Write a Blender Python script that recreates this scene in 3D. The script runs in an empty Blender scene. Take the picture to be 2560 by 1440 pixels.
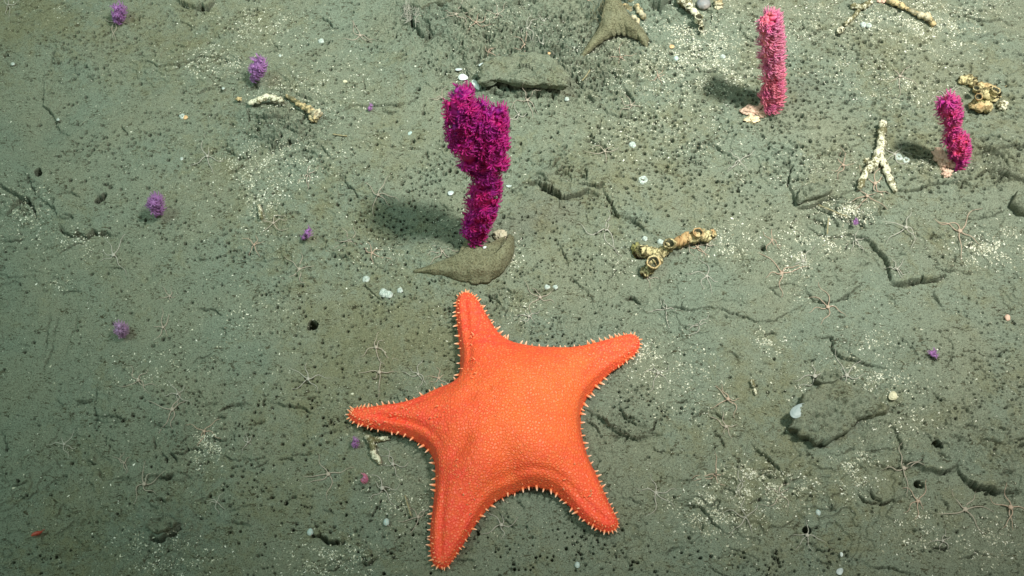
import bpy, math, random
import numpy as np
from mathutils import Vector, Matrix

# ------------------------------------------------------------------ camera, world, lamps
scene = bpy.context.scene
TILT = math.radians(30.0); DIST = 1.2; LENS = 43.2
cd = bpy.data.cameras.new("camera"); cam = bpy.data.objects.new("camera", cd)
scene.collection.objects.link(cam); scene.camera = cam
cd.lens = LENS; cd.sensor_width = 36.0; cd.clip_start = 0.02; cd.clip_end = 100
CAM = Vector((0, -DIST * math.sin(TILT), DIST * math.cos(TILT)))
cam.location = CAM; cam.rotation_euler = (TILT, 0, 0)

world = bpy.data.worlds.new("World"); scene.world = world; world.use_nodes = True
bg = world.node_tree.nodes["Background"]
bg.inputs[0].default_value = (0.66, 0.72, 0.60, 1); bg.inputs[1].default_value = 0.40

def lamp(name, loc, aim, energy, radius, cone, blend, col):
    l = bpy.data.lights.new(name, 'SPOT'); o = bpy.data.objects.new(name, l)
    scene.collection.objects.link(o); o.location = loc
    o.rotation_euler = (Vector(aim) - Vector(loc)).to_track_quat('-Z', 'Y').to_euler()
    l.energy = energy; l.shadow_soft_size = radius * 1.15; l.spot_size = math.radians(cone)
    l.spot_blend = blend; l.color = col
    return o
# the dive vehicle's own lamp, out of frame to the right and above
lamp("vehicle_lamp", (0.84, -0.12, 2.2), (0.25, 0.52, 0.0), 425.0, 0.11, 49, 1.0, (1.0, 0.985, 0.92))
# weak green fill added on the left: imitates backscatter tint, lightens the shadows
lamp("left_fill_lamp", (-0.95, -0.25, 2.3), (-0.34, 0.40, 0.0), 115.0, 0.22, 52, 1.0, (0.66, 1.0, 0.90))

scene.view_settings.view_transform = 'Standard'
scene.view_settings.look = 'None'
scene.view_settings.exposure = 0.0
scene.view_settings.gamma = 1.0
scene.cycles.max_bounces = 5
scene.cycles.diffuse_bounces = 3

R = random.Random(7)
rng = np.random.default_rng(11)
C = scene.collection.objects
PX = 1.0 / 2560.0                      # metres per photo pixel in the middle of the frame

def ray(px, py):
    x = (px - 1280) / 2560 * 36 / LENS; y = (720 - py) / 2560 * 36 / LENS
    c, s = math.cos(TILT), math.sin(TILT)
    return Vector((x, y * c + s, y * s - c))
def P(px, py, z=0.0):
    d = ray(px, py); t = (z - CAM.z) / d.z
    return CAM + d * t

# ------------------------------------------------------------------ noise
_pt = np.random.default_rng(3).permutation(256); _perm = np.concatenate([_pt, _pt])
_ga = np.random.default_rng(4).random(256) * 2 * np.pi
_gx, _gy = np.cos(_ga).astype(np.float32), np.sin(_ga).astype(np.float32)
def perlin(x, y, seed=0):
    x = np.asarray(x, np.float32) + seed * 17.31; y = np.asarray(y, np.float32) + seed * 9.73
    xi = np.floor(x).astype(np.int32); yi = np.floor(y).astype(np.int32)
    xf = x - xi; yf = y - yi; xi &= 255; yi &= 255
    u = xf * xf * xf * (xf * (xf * 6 - 15) + 10); v = yf * yf * yf * (yf * (yf * 6 - 15) + 10)
    def g(a, b, dx, dy):
        h = _perm[_perm[(xi + a) & 255] + ((yi + b) & 255)]
        return _gx[h] * dx + _gy[h] * dy
    n00 = g(0, 0, xf, yf); n10 = g(1, 0, xf - 1, yf); n01 = g(0, 1, xf, yf - 1); n11 = g(1, 1, xf - 1, yf - 1)
    a = n00 + u * (n10 - n00); b = n01 + u * (n11 - n01)
    return (a + v * (b - a)) * 1.5
def fbm(x, y, f, octv, seed=0, gain=0.5):
    s = 0; a = 1.0
    for i in range(octv):
        s = s + a * perlin(x * f, y * f, seed + i * 3); f *= 2.03; a *= gain
    return s

# ------------------------------------------------------------------ object helpers
def tag(o, label=None, cat=None, group=None, kind=None):
    if label: o["label"] = label
    if cat: o["category"] = cat
    if group: o["group"] = group
    if kind: o["kind"] = kind
    return o
def empty(name, loc, label=None, cat=None, group=None):
    o = bpy.data.objects.new(name, None); o.location = loc; o.empty_display_size = 0.01; C.link(o)
    return tag(o, label, cat, group)
class MB:
    def __init__(s): s.v = []; s.f = []
    def add(s, vs, fs):
        b = len(s.v); s.v.extend(vs); s.f.extend([tuple(i + b for i in f) for f in fs])
    def tube(s, pts, rad, n=8, cap=True, rough=0.0, flat=1.0):
        pts = [Vector(p) for p in pts]; m = len(pts); rings = []
        up = Vector((0.13, 0.21, 1)).normalized(); vs = []
        for i, p in enumerate(pts):
            t = (pts[min(i + 1, m - 1)] - pts[max(i - 1, 0)])
            if t.length < 1e-9: t = Vector((1, 0, 0))
            t.normalize(); a = t.cross(up)
            if a.length < 0.05: a = t.cross(Vector((0, 1, 0)))
            a.normalize(); b = a.cross(t).normalized()
            for k in range(n):
                th = 2 * math.pi * k / n; r = rad[i] * (1 + rough * R.uniform(-1, 1))
                vs.append(p + a * (math.cos(th) * r) + b * (math.sin(th) * r * flat))
        fs = [(i * n + k, i * n + (k + 1) % n, (i + 1) * n + (k + 1) % n, (i + 1) * n + k) for i in range(m - 1) for k in range(n)]
        if cap:
            fs.append(tuple(range(n - 1, -1, -1))); fs.append(tuple((m - 1) * n + k for k in range(n)))
        s.add(vs, fs)
    def build(s, name, mat, parent=None, smooth=True, origin=None):
        o0 = Vector(origin) if origin is not None else Vector((0, 0, 0))
        me = bpy.data.meshes.new(name); me.from_pydata([tuple(Vector(v) - o0) for v in s.v], [], s.f); me.update()
        if smooth: me.shade_smooth()
        me.materials.append(mat)
        o = bpy.data.objects.new(name, me); C.link(o)
        if parent is not None:
            o.parent = parent
            if origin is not None: o.location = o0 - parent.location
            else: o.location = -parent.location
        elif origin is not None: o.location = o0
        return o
def smooth_path(pts, n):
    """Catmull-Rom through tuples, n points a segment"""
    a = [np.array(p, float) for p in pts]; a = [2 * a[0] - a[1]] + a + [2 * a[-1] - a[-2]]; out = []
    for i in range(1, len(a) - 2):
        for k in range(n):
            t = k / n
            out.append(0.5 * (2 * a[i] + (a[i + 1] - a[i - 1]) * t + (2 * a[i - 1] - 5 * a[i] + 4 * a[i + 1] - a[i + 2]) * t * t
                              + (3 * a[i] - a[i - 1] - 3 * a[i + 1] + a[i + 2]) * t ** 3))
    out.append(a[-2]); return out

# ------------------------------------------------------------------ materials
class Nt:
    def __init__(s, name):
        s.m = bpy.data.materials.new(name); s.m.use_nodes = True; s.t = s.m.node_tree
        s.b = s.t.nodes["Principled BSDF"]; s.L = s.t.links
    def n(s, typ, **kw):
        o = s.t.nodes.new(typ)
        for k, v in kw.items():
            if k in o.inputs: o.inputs[k].default_value = v
            else: setattr(o, k, v)
        return o
    def co(s, kind="Object"): return s.n("ShaderNodeTexCoord").outputs[kind]
    def noise(s, vec, scale, detail=4, rough=0.6, dist=0.0):
        o = s.n("ShaderNodeTexNoise"); o.inputs["Scale"].default_value = scale; o.inputs["Detail"].default_value = detail
        o.inputs["Roughness"].default_value = rough; o.inputs["Distortion"].default_value = dist; s.L.new(vec, o.inputs["Vector"]); return o.outputs["Fac"]
    def ramp(s, fac, stops):
        o = s.n("ShaderNodeValToRGB"); e = o.color_ramp.elements
        while len(e) < len(stops): e.new(0.5)
        for i, (p, c) in enumerate(stops):
            e[i].position = p; e[i].color = (c[0], c[1], c[2], 1) if hasattr(c, '__len__') else (c, c, c, 1)
        s.L.new(fac, o.inputs[0]); return o.outputs[0]
    def mix(s, fac, a, b, mode='MIX'):
        o = s.n("ShaderNodeMix", data_type='RGBA', blend_type=mode)
        for sock, val in ((o.inputs[0], fac), (o.inputs[6], a), (o.inputs[7], b)):
            if isinstance(val, (int, float)): sock.default_value = val
            elif isinstance(val, tuple): sock.default_value = (*val, 1)
            else: s.L.new(val, sock)
        return o.outputs[2]
    def math(s, op, a, b=0.0, c=0.0):
        o = s.n("ShaderNodeMath", operation=op)
        for i, v in enumerate((a, b, c)):
            if isinstance(v, (int, float)): o.inputs[i].default_value = v
            else: s.L.new(v, o.inputs[i])
        return o.outputs[0]
    def bump(s, h, strength, dist, prev=None):
        o = s.n("ShaderNodeBump"); o.inputs["Strength"].default_value = strength; o.inputs["Distance"].default_value = dist
        s.L.new(h, o.inputs["Height"])
        if prev is not None: s.L.new(prev, o.inputs["Normal"])
        return o.outputs[0]
    def out(s, col=None, rough=0.8, normal=None, spec=0.3, sss=0.0, sssr=(0.01, 0.004, 0.003)):
        if col is not None:
            if isinstance(col, tuple): s.b.inputs["Base Color"].default_value = (*col, 1)
            else: s.L.new(col, s.b.inputs["Base Color"])
        s.b.inputs["Roughness"].default_value = rough
        s.b.inputs["Specular IOR Level"].default_value = spec
        if sss: 
            s.b.inputs["Subsurface Weight"].default_value = sss; s.b.inputs["Subsurface Radius"].default_value = sssr; s.b.inputs["Subsurface Scale"].default_value = 1.0
        if normal is not None: s.L.new(normal, s.b.inputs["Normal"])
        return s.m

def mat_seabed(name="seabed_mud", brown=0.0):
    t = Nt(name); co = t.co("Object")
    at = t.n("ShaderNodeAttribute", attribute_name="stain").outputs["Fac"]
    big = t.noise(co, 9, 5, 0.6, 0.6); mid = t.noise(co, 45, 6, 0.65, 0.4); fine = t.noise(co, 260, 5, 0.7, 0.6)
    st = t.math('ADD', t.math('ADD', at, t.math('MULTIPLY', t.math('SUBTRACT', mid, 0.5), 2.3)), t.math('MULTIPLY', t.math('SUBTRACT', fine, 0.5), 1.3))
    st = t.math('ADD', st, brown)
    base = t.mix(t.ramp(big, [(0.38, 0.0), (0.62, 1.0)]), (0.212, 0.232, 0.164), (0.190, 0.231, 0.174))
    olive = t.mix(fine, (0.162, 0.162, 0.086), (0.208, 0.212, 0.130))
    col = t.mix(t.ramp(st, [(0.22, 0.0), (0.95, 0.85)]), base, olive)
    # fine pale and dark grains
    g1 = t.noise(co, 900, 3, 0.7, 0.0)
    col = t.mix(t.ramp(g1, [(0.36, 0.75), (0.50, 0.0)]), col, (0.05, 0.055, 0.035))
    col = t.mix(t.ramp(g1, [(0.60, 0.0), (0.74, 0.5)]), col, (0.50, 0.50, 0.38))
    # brown threads and crumbs, stretched along x, more where stained
    mp = t.n("ShaderNodeMapping"); mp.inputs["Scale"].default_value = (0.55, 1.0, 1.0); mp.inputs["Rotation"].default_value = (0, 0, 0.35); t.L.new(co, mp.inputs[0])
    cr = t.noise(mp.outputs[0], 330, 3, 0.55, 1.6)
    crm = t.noise(co, 55, 4, 0.7)
    crk = t.math('ADD', cr, t.math('MULTIPLY', t.math('SUBTRACT', crm, 0.5), 0.42))
    col = t.mix(t.ramp(crk, [(0.61, 0.0), (0.68, 0.85)]), col, (0.036, 0.034, 0.016))
    mp2 = t.n("ShaderNodeMapping"); mp2.inputs["Scale"].default_value = (0.4, 1.0, 1.0); mp2.inputs["Rotation"].default_value = (0, 0, 1.1); t.L.new(co, mp2.inputs[0])
    cr2 = t.noise(mp2.outputs[0], 240, 2, 0.5, 2.4)
    crk2 = t.math('ADD', cr2, t.math('MULTIPLY', t.math('SUBTRACT', crm, 0.5), 0.4))
    col = t.mix(t.ramp(crk2, [(0.635, 0.0), (0.70, 0.75)]), col, (0.05, 0.042, 0.02))
    nb = t.bump(t.noise(co, 420, 6, 0.75), 0.8, 0.0015)
    nb = t.bump(t.noise(co, 110, 6, 0.7, 0.5), 0.65, 0.0035, nb)
    nb = t.bump(crk, 0.5, 0.0014, nb)
    return t.out(col, 0.9, nb, 0.2)
def mat_speckle(name, pale, dark, scale=420, lo=0.48, hi=0.56, warm=None, bump=0.9):
    t = Nt(name); co = t.co("Object")
    n1 = t.noise(co, scale, 5, 0.7, 0.3); n2 = t.noise(co, scale * 0.22, 4, 0.6, 0.3)
    f = t.math('ADD', n1, t.math('MULTIPLY', t.math('SUBTRACT', n2, 0.5), 0.7))
    col = t.mix(t.ramp(f, [(lo, 0.0), (hi, 1.0)]), pale, dark)
    if warm: col = t.mix(t.ramp(t.noise(co, scale * 0.12, 3, 0.5), [(0.5, 0.0), (0.62, 0.8)]), col, warm)
    nb = t.bump(n1, bump, 0.0016); nb = t.bump(n2, 0.6, 0.003, nb)
    return t.out(col, 0.85, nb, 0.25)
def mat_plain(name, a, b, scale=300, rough=0.6, spec=0.4, sss=0.0, bump=0.4):
    t = Nt(name); co = t.co("Object"); n1 = t.noise(co, scale, 4, 0.65)
    return t.out(t.mix(t.ramp(n1, [(0.35, 0.0), (0.65, 1.0)]), a, b), rough, t.bump(n1, bump, 0.001), spec, sss)

M_GROUND = mat_seabed()
M_ROCK = mat_seabed("rock_crust", 0.28)
M_BRYO = mat_speckle("crusted_skeleton", (0.66, 0.57, 0.31), (0.13, 0.11, 0.05), 300, 0.44, 0.56, (0.46, 0.27, 0.12))
M_WHITE = mat_speckle("bleached_skeleton", (0.70, 0.68, 0.51), (0.15, 0.14, 0.07), 330, 0.46, 0.54)
M_YEL = mat_speckle("ochre_crust", (0.60, 0.47, 0.25), (0.14, 0.13, 0.07), 260, 0.44, 0.54, (0.70, 0.65, 0.47))
M_OLIVE = mat_speckle("olive_tube", (0.27, 0.26, 0.10), (0.12, 0.11, 0.04), 260, 0.5, 0.7)
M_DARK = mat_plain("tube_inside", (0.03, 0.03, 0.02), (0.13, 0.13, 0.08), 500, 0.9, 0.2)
M_SHELL = mat_plain("white_shell", (0.58, 0.65, 0.62), (0.70, 0.75, 0.72), 200, 0.35, 0.5)
M_SHELLG = mat_plain("grey_shell", (0.40, 0.46, 0.46), (0.52, 0.58, 0.57), 120, 0.4, 0.5)
M_SHELLC = mat_speckle("cream_shell", (0.66, 0.63, 0.44), (0.4, 0.38, 0.2), 300, 0.5, 0.7)
M_BARN = mat_plain("barnacle_lime", (0.24, 0.30, 0.26), (0.66, 0.72, 0.67), 420, 0.8, 0.2, bump=1.0)
M_ORANGE = mat_plain("tan_disc", (0.55, 0.33, 0.15), (0.66, 0.45, 0.25), 400)
M_HOLD = mat_speckle("pink_crust", (0.68, 0.47, 0.36), (0.30, 0.22, 0.15), 230, 0.52, 0.72)
M_BS = [mat_plain("pink_brittle_skin", (0.32, 0.285, 0.22), (0.44, 0.38, 0.31), 700),
        mat_plain("grey_brittle_skin", (0.31, 0.305, 0.25), (0.45, 0.43, 0.37), 700),
        mat_plain("orange_brittle_skin", (0.40, 0.28, 0.20), (0.45, 0.36, 0.28), 500)]
M_RED = mat_plain("red_shrimp_shell", (0.30, 0.03, 0.015), (0.45, 0.10, 0.06), 500, 0.4)
M_SNOW = mat_plain("pale_jelly", (0.36, 0.46, 0.43), (0.48, 0.57, 0.54), 200, 0.5, sss=0.3)
M_TWIG = mat_plain("brown_twig", (0.20, 0.17, 0.08), (0.36, 0.33, 0.2), 400)

# ------------------------------------------------------------------ the seabed
GS = 0.00056
fx = np.arange(-0.66, 0.66, GS); fy = np.arange(-0.33, 0.44, GS)
grow = np.cumsum(GS * 1.13 ** np.arange(1, 56)); grow = grow[grow < 3.0]
gx = np.concatenate([fx[0] - grow[::-1], fx, fx[-1] + grow]).astype(np.float64)
gy = np.concatenate([fy[0] - grow[::-1], fy, fy[-1] + grow]).astype(np.float64)
X, Y = np.meshgrid(gx, gy); X = X.astype(np.float32); Y = Y.astype(np.float32)
def ell(px, py, rx, ry, soft=1.0):
    c = P(px, py); sx = rx * PX; sy = ry * PX / math.cos(TILT)
    d = ((X - c.x) / sx) ** 2 + ((Y - c.y) / sy) ** 2
    return np.exp(-d * soft)
Hb = 0.005 * fbm(X, Y, 2.6, 2, 1) + 0.0032 * fbm(X, Y, 9, 3, 5)
Hb *= 1 - 0.92 * ell(1260, 1060, 430, 420, 0.6)
# broad relief seen in the photograph: mounds and hollows (px, py, rx, ry, mm)
for m in [(1330, 130, 190, 110, 9), (1100, 40, 120, 60, 9), (560, -20, 110, 40, 8), (1180, 170, 60, 40, -6), (2420, 1090, 170, 110, 8), (2330, 1190, 60, 50, 3),
          (700, 320, 120, 70, 6), (1350, 210, 100, 35, 6), (1450, 440, 90, 60, 4), (2290, 640, 120, 60, 5), (2300, 380, 220, 100, 4), (1905, 625, 50, 40, 3),
          (1905, 625, 14, 10, -4), (1090, 640, 220, 50, 4), (2130, 470, 100, 40, 4), (60, 560, 60, 50, -5), (60, 440, 150, 90, 4), (940, 880, 60, 50, 4), (420, 1330, 60, 45, 4),
          (2500, 360, 90, 60, 6), (1560, 1090, 90, 60, 4), (980, 580, 90, 40, -4), (1500, 20, 60, 40, 6), (1660, 0, 80, 30, 7), (1050, 220, 90, 60, 3), (420, 1150, 120, 40, 3)]:
    Hb += m[4] * 0.0014 * ell(*m[:4])
rough = 0.35 + 0.25 * np.clip(fbm(X, Y, 7, 3, 21), -1, 1)
for m in [(1330, 120, 260, 120, 1.3), (1060, 40, 120, 60, 1.0), (700, 330, 110, 60, 1.2), (1240, 200, 100, 50, 1.0), (1500, 200, 120, 70, 0.6), (1430, 470, 70, 30, 0.9), (2100, 520, 90, 40, 0.8),
          (2110, 1060, 120, 60, 0.8), (940, 890, 50, 50, 0.7), (430, 1330, 60, 45, 0.9), (430, 1090, 250, 120, 0.6), (2500, 420, 70, 50, 1.0), (2440, 1110, 140, 100, 0.6),
          (1560, 1080, 80, 50, 0.8), (2130, 1000, 100, 50, 0.8), (300, 1380, 300, 100, 0.4), (1420, 330, 120, 80, 0.4)]:
    rough += m[4] * ell(*m[:4])
for m in [(1800, 480, 140, 60, 0.5), (1950, 760, 160, 60, 0.3), (980, 400, 120, 100, 0.3), (60, 250, 120, 150, 0.35), (2450, 260, 80, 120, 0.25)]:
    rough -= m[4] * ell(*m[:4])
for m in [(1340, 120, 250, 120, 2.4), (1460, 200, 140, 60, .6), (1080, 50, 90, 50, 1.6), (700, 320, 120, 60, 1.0), (2500, 410, 60, 50, 1.0)]: rough += m[4] * ell(*m[:4])
rough = np.clip(rough, 0.10, 4.0)
Z = Hb + rough * (0.0019 * fbm(X, Y, 42, 3, 31) + 0.0011 * fbm(X, Y, 170, 3, 41, .6))
# worn bedding: low broken steps where one thin layer of mud ends on the next
Tn = fbm(X, Y * 1.25, 7.5, 5, 131, .55); Mk = np.clip(fbm(X, Y, 6, 3, 141) + .25, 0, 1)
Mk = Mk + 0.5 * ell(1900, 300, 600, 300) + .4 * ell(2100, 1150, 400, 250) + .3 * ell(700, 330, 300, 150)
for lv in (-.62, -.36, -.1, .14, .4, .66):
    e_ = (Tn - lv) / .012; Z += Mk * (.0013 * np.tanh(e_) - .0018 * np.exp(-((e_ + .8) / .9) ** 2) * np.clip(perlin(X * 35, Y * 35, 151) + .1, 0, 1) * 2)
rid = np.abs(fbm(X, Y * 1.5, 60, 3, 51)); Z -= np.clip(rough - 0.5, 0, 2) * 0.0022 * np.exp(-(rid / 0.07) ** 2)
# (polyline, groove mm, half-width mm, step mm); the high side is to the left of the direction of travel
LEDGES = [
 ([(325,143),(385,158),(400,170),(445,177),(480,160),(520,147),(560,147),(612,161)],4.5,1.0,2.0),
 ([(137,100),(134,135),(135,170)],1.5,0.8,1.6), ([(112,180),(104,215),(108,258),(138,292),(146,325),(190,340)],2.2,1.0,2.6),
 ([(430,-8),(455,12),(485,22),(520,20),(565,-5)],7,2.2,6), ([(0,462),(30,488),(55,503),(85,510),(94,550)],6,1.8,3),
 ([(62,420),(100,490),(130,522),(143,545),(165,547),(203,540)],2.8,1.0,2.5), ([(152,560),(165,585),(185,594),(225,592),(235,581),(262,587),(290,597)],8,1.8,4),
 ([(1030,40),(1042,80),(1062,96),(1085,88),(1110,84)],7,1.9,6), ([(1118,90),(1128,115),(1112,140)],1,1.5,-3),
 ([(1200,246),(1215,238),(1238,226),(1262,236),(1300,241),(1350,241),(1400,252)],6,2.4,2), ([(1235,190),(1290,196),(1345,205),(1365,225)],5,1.4,4),
 ([(850,272),(905,257),(935,258),(1000,266),(1028,255),(1048,240)],5,1.1,3), ([(955,272),(985,282),(1000,278)],4,1.4,2),
 ([(905,240),(912,195),(960,165)],2,1.0,1.6), ([(630,292),(665,302),(700,296),(742,293)],7,2.0,3), ([(615,345),(660,353),(690,350)],4,1.1,2),
 ([(640,372),(680,381),(720,368),(768,335)],5,1.3,3), ([(540,360),(575,378),(590,392),(630,402)],3,1.1,2), ([(480,236),(500,235),(525,222),(545,215)],4,1.2,1.5),
 ([(790,45),(808,40),(826,52),(832,68)],4,1.4,2), ([(560,440),(600,420),(650,410)],2,1.0,1),
 ([(1262,479),(1300,464),(1345,461),(1392,482),(1412,497),(1440,491),(1462,479),(1500,498)],8,2.0,5), ([(1500,470),(1530,515),(1548,545),(1600,558),(1642,592)],5,1.4,3),
 ([(1645,592),(1665,615),(1690,640)],2,1,1), ([(1430,690),(1450,715),(1478,745),(1482,775)],2.5,.9,1), ([(1330,727),(1375,724),(1402,718)],3.5,1.2,2), ([(1560,752),(1588,747),(1606,764)],6,1.8,3),
 ([(1240,541),(1270,545),(1292,548)],2.5,.8,1), ([(980,578),(1005,577)],2,.8,1), ([(1210,735),(1240,745),(1262,768)],3.5,1.2,1.5), ([(950,785),(975,775),(995,765)],2,.8,.6),
 ([(1968,395),(1984,432),(1975,470),(1990,515)],3,1.4,4), ([(1990,516),(2030,512),(2060,497),(2110,493)],7,1.7,5),
 ([(2240,478),(2290,473),(2330,462),(2400,455),(2440,450)],6,1.4,3.5), ([(2290,428),(2330,440),(2380,452)],2,.8,1),
 ([(2425,372),(2460,385),(2500,402),(2530,420)],6,1.8,3), ([(2455,425),(2500,438),(2565,452)],9,2.4,6), ([(2480,395),(2520,380),(2560,392)],4,1.4,3),
 ([(2405,44),(2470,54),(2500,48),(2530,60),(2562,50)],4.5,1.1,2.5), ([(2410,95),(2440,98),(2480,88),(2530,78)],2,.8,1), ([(2465,30),(2500,38)],2,.7,.5),
 ([(1998,38),(2010,62),(2040,70),(2066,64)],3.5,1.2,1.5), ([(2080,92),(2112,80),(2130,72)],3.5,1.2,1), ([(2060,110),(2095,130)],2,.8,1),
 ([(2055,598),(2110,588),(2122,582),(2145,588)],3.5,1.1,2), ([(2122,582),(2160,594),(2178,600),(2190,625),(2215,655),(2226,712)],4.5,1.6,6), ([(2222,711),(2250,714),(2275,706),(2310,704),(2345,700),(2362,684)],9,2.0,6),
 ([(2012,560),(2040,584),(2068,592)],2.5,.9,1), ([(2182,640),(2195,665),(2212,688)],2,1.0,-1.5), ([(2400,555),(2450,545),(2500,530),(2515,520)],3,1.0,1.5),
 ([(1590,770),(1640,772),(1700,773),(1726,785),(1765,770),(1820,784),(1880,803),(1940,798),(1990,770),(2025,748)],4,.95,1.2), ([(2000,702),(2020,735),(2035,752),(2070,760),(2112,745),(2162,712)],4.5,1.0,1.8),
 ([(2020,843),(2075,848),(2086,878),(2110,903),(2160,914),(2220,924)],5.5,1.3,3.5), ([(2100,873),(2125,885),(2140,905)],2.5,.9,1), ([(2325,660),(2360,675),(2400,680),(2440,679)],4,1.1,1.5),
 ([(2252,860),(2270,875),(2292,895)],3,1,1), ([(2330,728),(2338,750),(2352,765)],3,1.2,2), ([(1905,830),(1925,830),(1940,840)],4,1.2,1),
 ([(535,1033),(570,1015),(600,1012),(628,1004)],4.5,1.4,2.5), ([(668,1002),(720,1010),(760,1020),(785,1040)],3.5,1.2,2), ([(425,1140),(460,1135),(475,1125)],4,1.3,2), ([(370,1196),(405,1203),(440,1192)],6,1.8,3),
 ([(30,1213),(60,1208),(90,1200)],3,1,1), ([(185,1000),(205,1008),(232,1000)],3.5,1.2,2), ([(245,950),(240,1010),(238,1075)],1.4,1.2,1), ([(130,770),(118,830),(105,900)],1.2,1.3,1), ([(200,760),(188,820),(160,900)],1.0,1.2,.8),
 ([(150,770),(135,850),(105,960)],1.0,1.2,.8), ([(0,598),(25,600),(52,588)],5,1.3,2.5), ([(258,672),(280,675),(312,676)],3,.9,1),
 ([(1730,1052),(1752,1035),(1790,1036),(1815,1048),(1838,1045)],3.5,1.1,1.5), ([(1875,1105),(1884,1120),(1925,1145),(1945,1165),(1962,1212)],3,1.4,3.5), ([(1890,1185),(1920,1172),(1945,1195)],2.5,1,1),
 ([(2140,1228),(2170,1250),(2205,1257),(2240,1248),(2262,1240)],6,1.4,3), ([(2385,1178),(2410,1205),(2440,1222),(2480,1230),(2545,1228)],9,2.2,6), ([(2222,1052),(2240,1085),(2256,1125)],2,1.4,3.5), ([(2240,1148),(2290,1180),(2330,1192),(2370,1180),(2400,1162)],3,2,6),
 ([(2325,985),(2340,1005),(2372,1022)],3,1,1), ([(2025,1358),(2055,1380),(2095,1368)],3.5,1,1.5), ([(2145,1398),(2170,1415),(2205,1412),(2250,1425),(2292,1430)],3.5,1.1,1.5), ([(2330,1372),(2350,1376),(2370,1370)],5,1.4,2),
 ([(1700,1262),(1745,1275),(1775,1300),(1815,1340)],3,1.4,2), ([(1465,1040),(1500,1052),(1560,1090),(1600,1102),(1640,1095)],5,1.6,4), ([(1540,1020),(1580,1060),(1620,1075)],3,1.2,2), ([(770,1340),(800,1338),(830,1348),(862,1355)],8,2.0,3),
 ([(378,1344),(402,1352),(430,1342),(452,1325)],7,1.9,4), ([(905,1230),(950,1222),(990,1225)],2,1,1), ([(1440,335),(1478,343),(1510,362),(1535,385)],3,1.2,2), ([(1755,345),(1795,365),(1830,390),(1852,402)],3.5,1.0,1.5),
 ([(1500,265),(1525,280),(1545,290),(1580,285)],3,1.2,2), ([(850,440),(882,470),(896,495)],3,1.0,1.5), ([(1520,-5),(1560,5),(1600,-5)],8,2.5,6), ([(1620,15),(1650,22),(1690,5)],9,2.5,6), ([(2400,1400),(2440,1380),(2480,1390)],2,1,1),
 ([(2170,880),(2150,870),(2098,868)],1.5,.8,.5), ([(820,1405),(850,1398),(880,1405)],3,1,1), ([(895,1410),(925,1415),(955,1395)],4,1.2,2), ([(760,385),(800,375),(812,360)],2,1,1), ([(1690,1010),(1720,1000)],2,.8,.5),
 ([(2340,580),(2370,600),(2430,600)],1.5,.8,.8), ([(595,640),(640,655),(700,650)],1.5,.8,.6), ([(1100,500),(1120,520),(1150,525)],1.5,.8,.8),
]
# crumbled, layered ground: many short broken steps close together
for (cx, cy, rx, ry, n) in [(1290, 110, 230, 100, 46), (1080, 30, 90, 40, 12), (1250, 205, 120, 40, 14), (1520, 200, 110, 60, 14), (700, 320, 110, 60, 22), (2480, 410, 90, 50, 16), (2100, 520, 110, 35, 12), (1420, 460, 110, 40, 10), (2430, 1120, 160, 110, 16), (1950, 1200, 160, 80, 10), (430, 1180, 220, 120, 14), (1560, 1080, 80, 50, 8), (60, 500, 80, 60, 8), (2280, 660, 130, 50, 6), (1700, 20, 120, 30, 8)]:
    for _ in range(n):
        x, y = cx + R.gauss(0, rx * .6), cy + R.gauss(0, ry * .6); a = R.gauss(0.1, .6); l = R.uniform(7, 22); q = []
        for k in range(4): q.append((x, y)); x += l * math.cos(a); y += l * math.sin(a) * .8; a += R.uniform(-.9, .9)
        LEDGES.append((q, R.uniform(1.5, 4.5), R.uniform(.7, 1.6), R.uniform(1.2, 4.5)))
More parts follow.
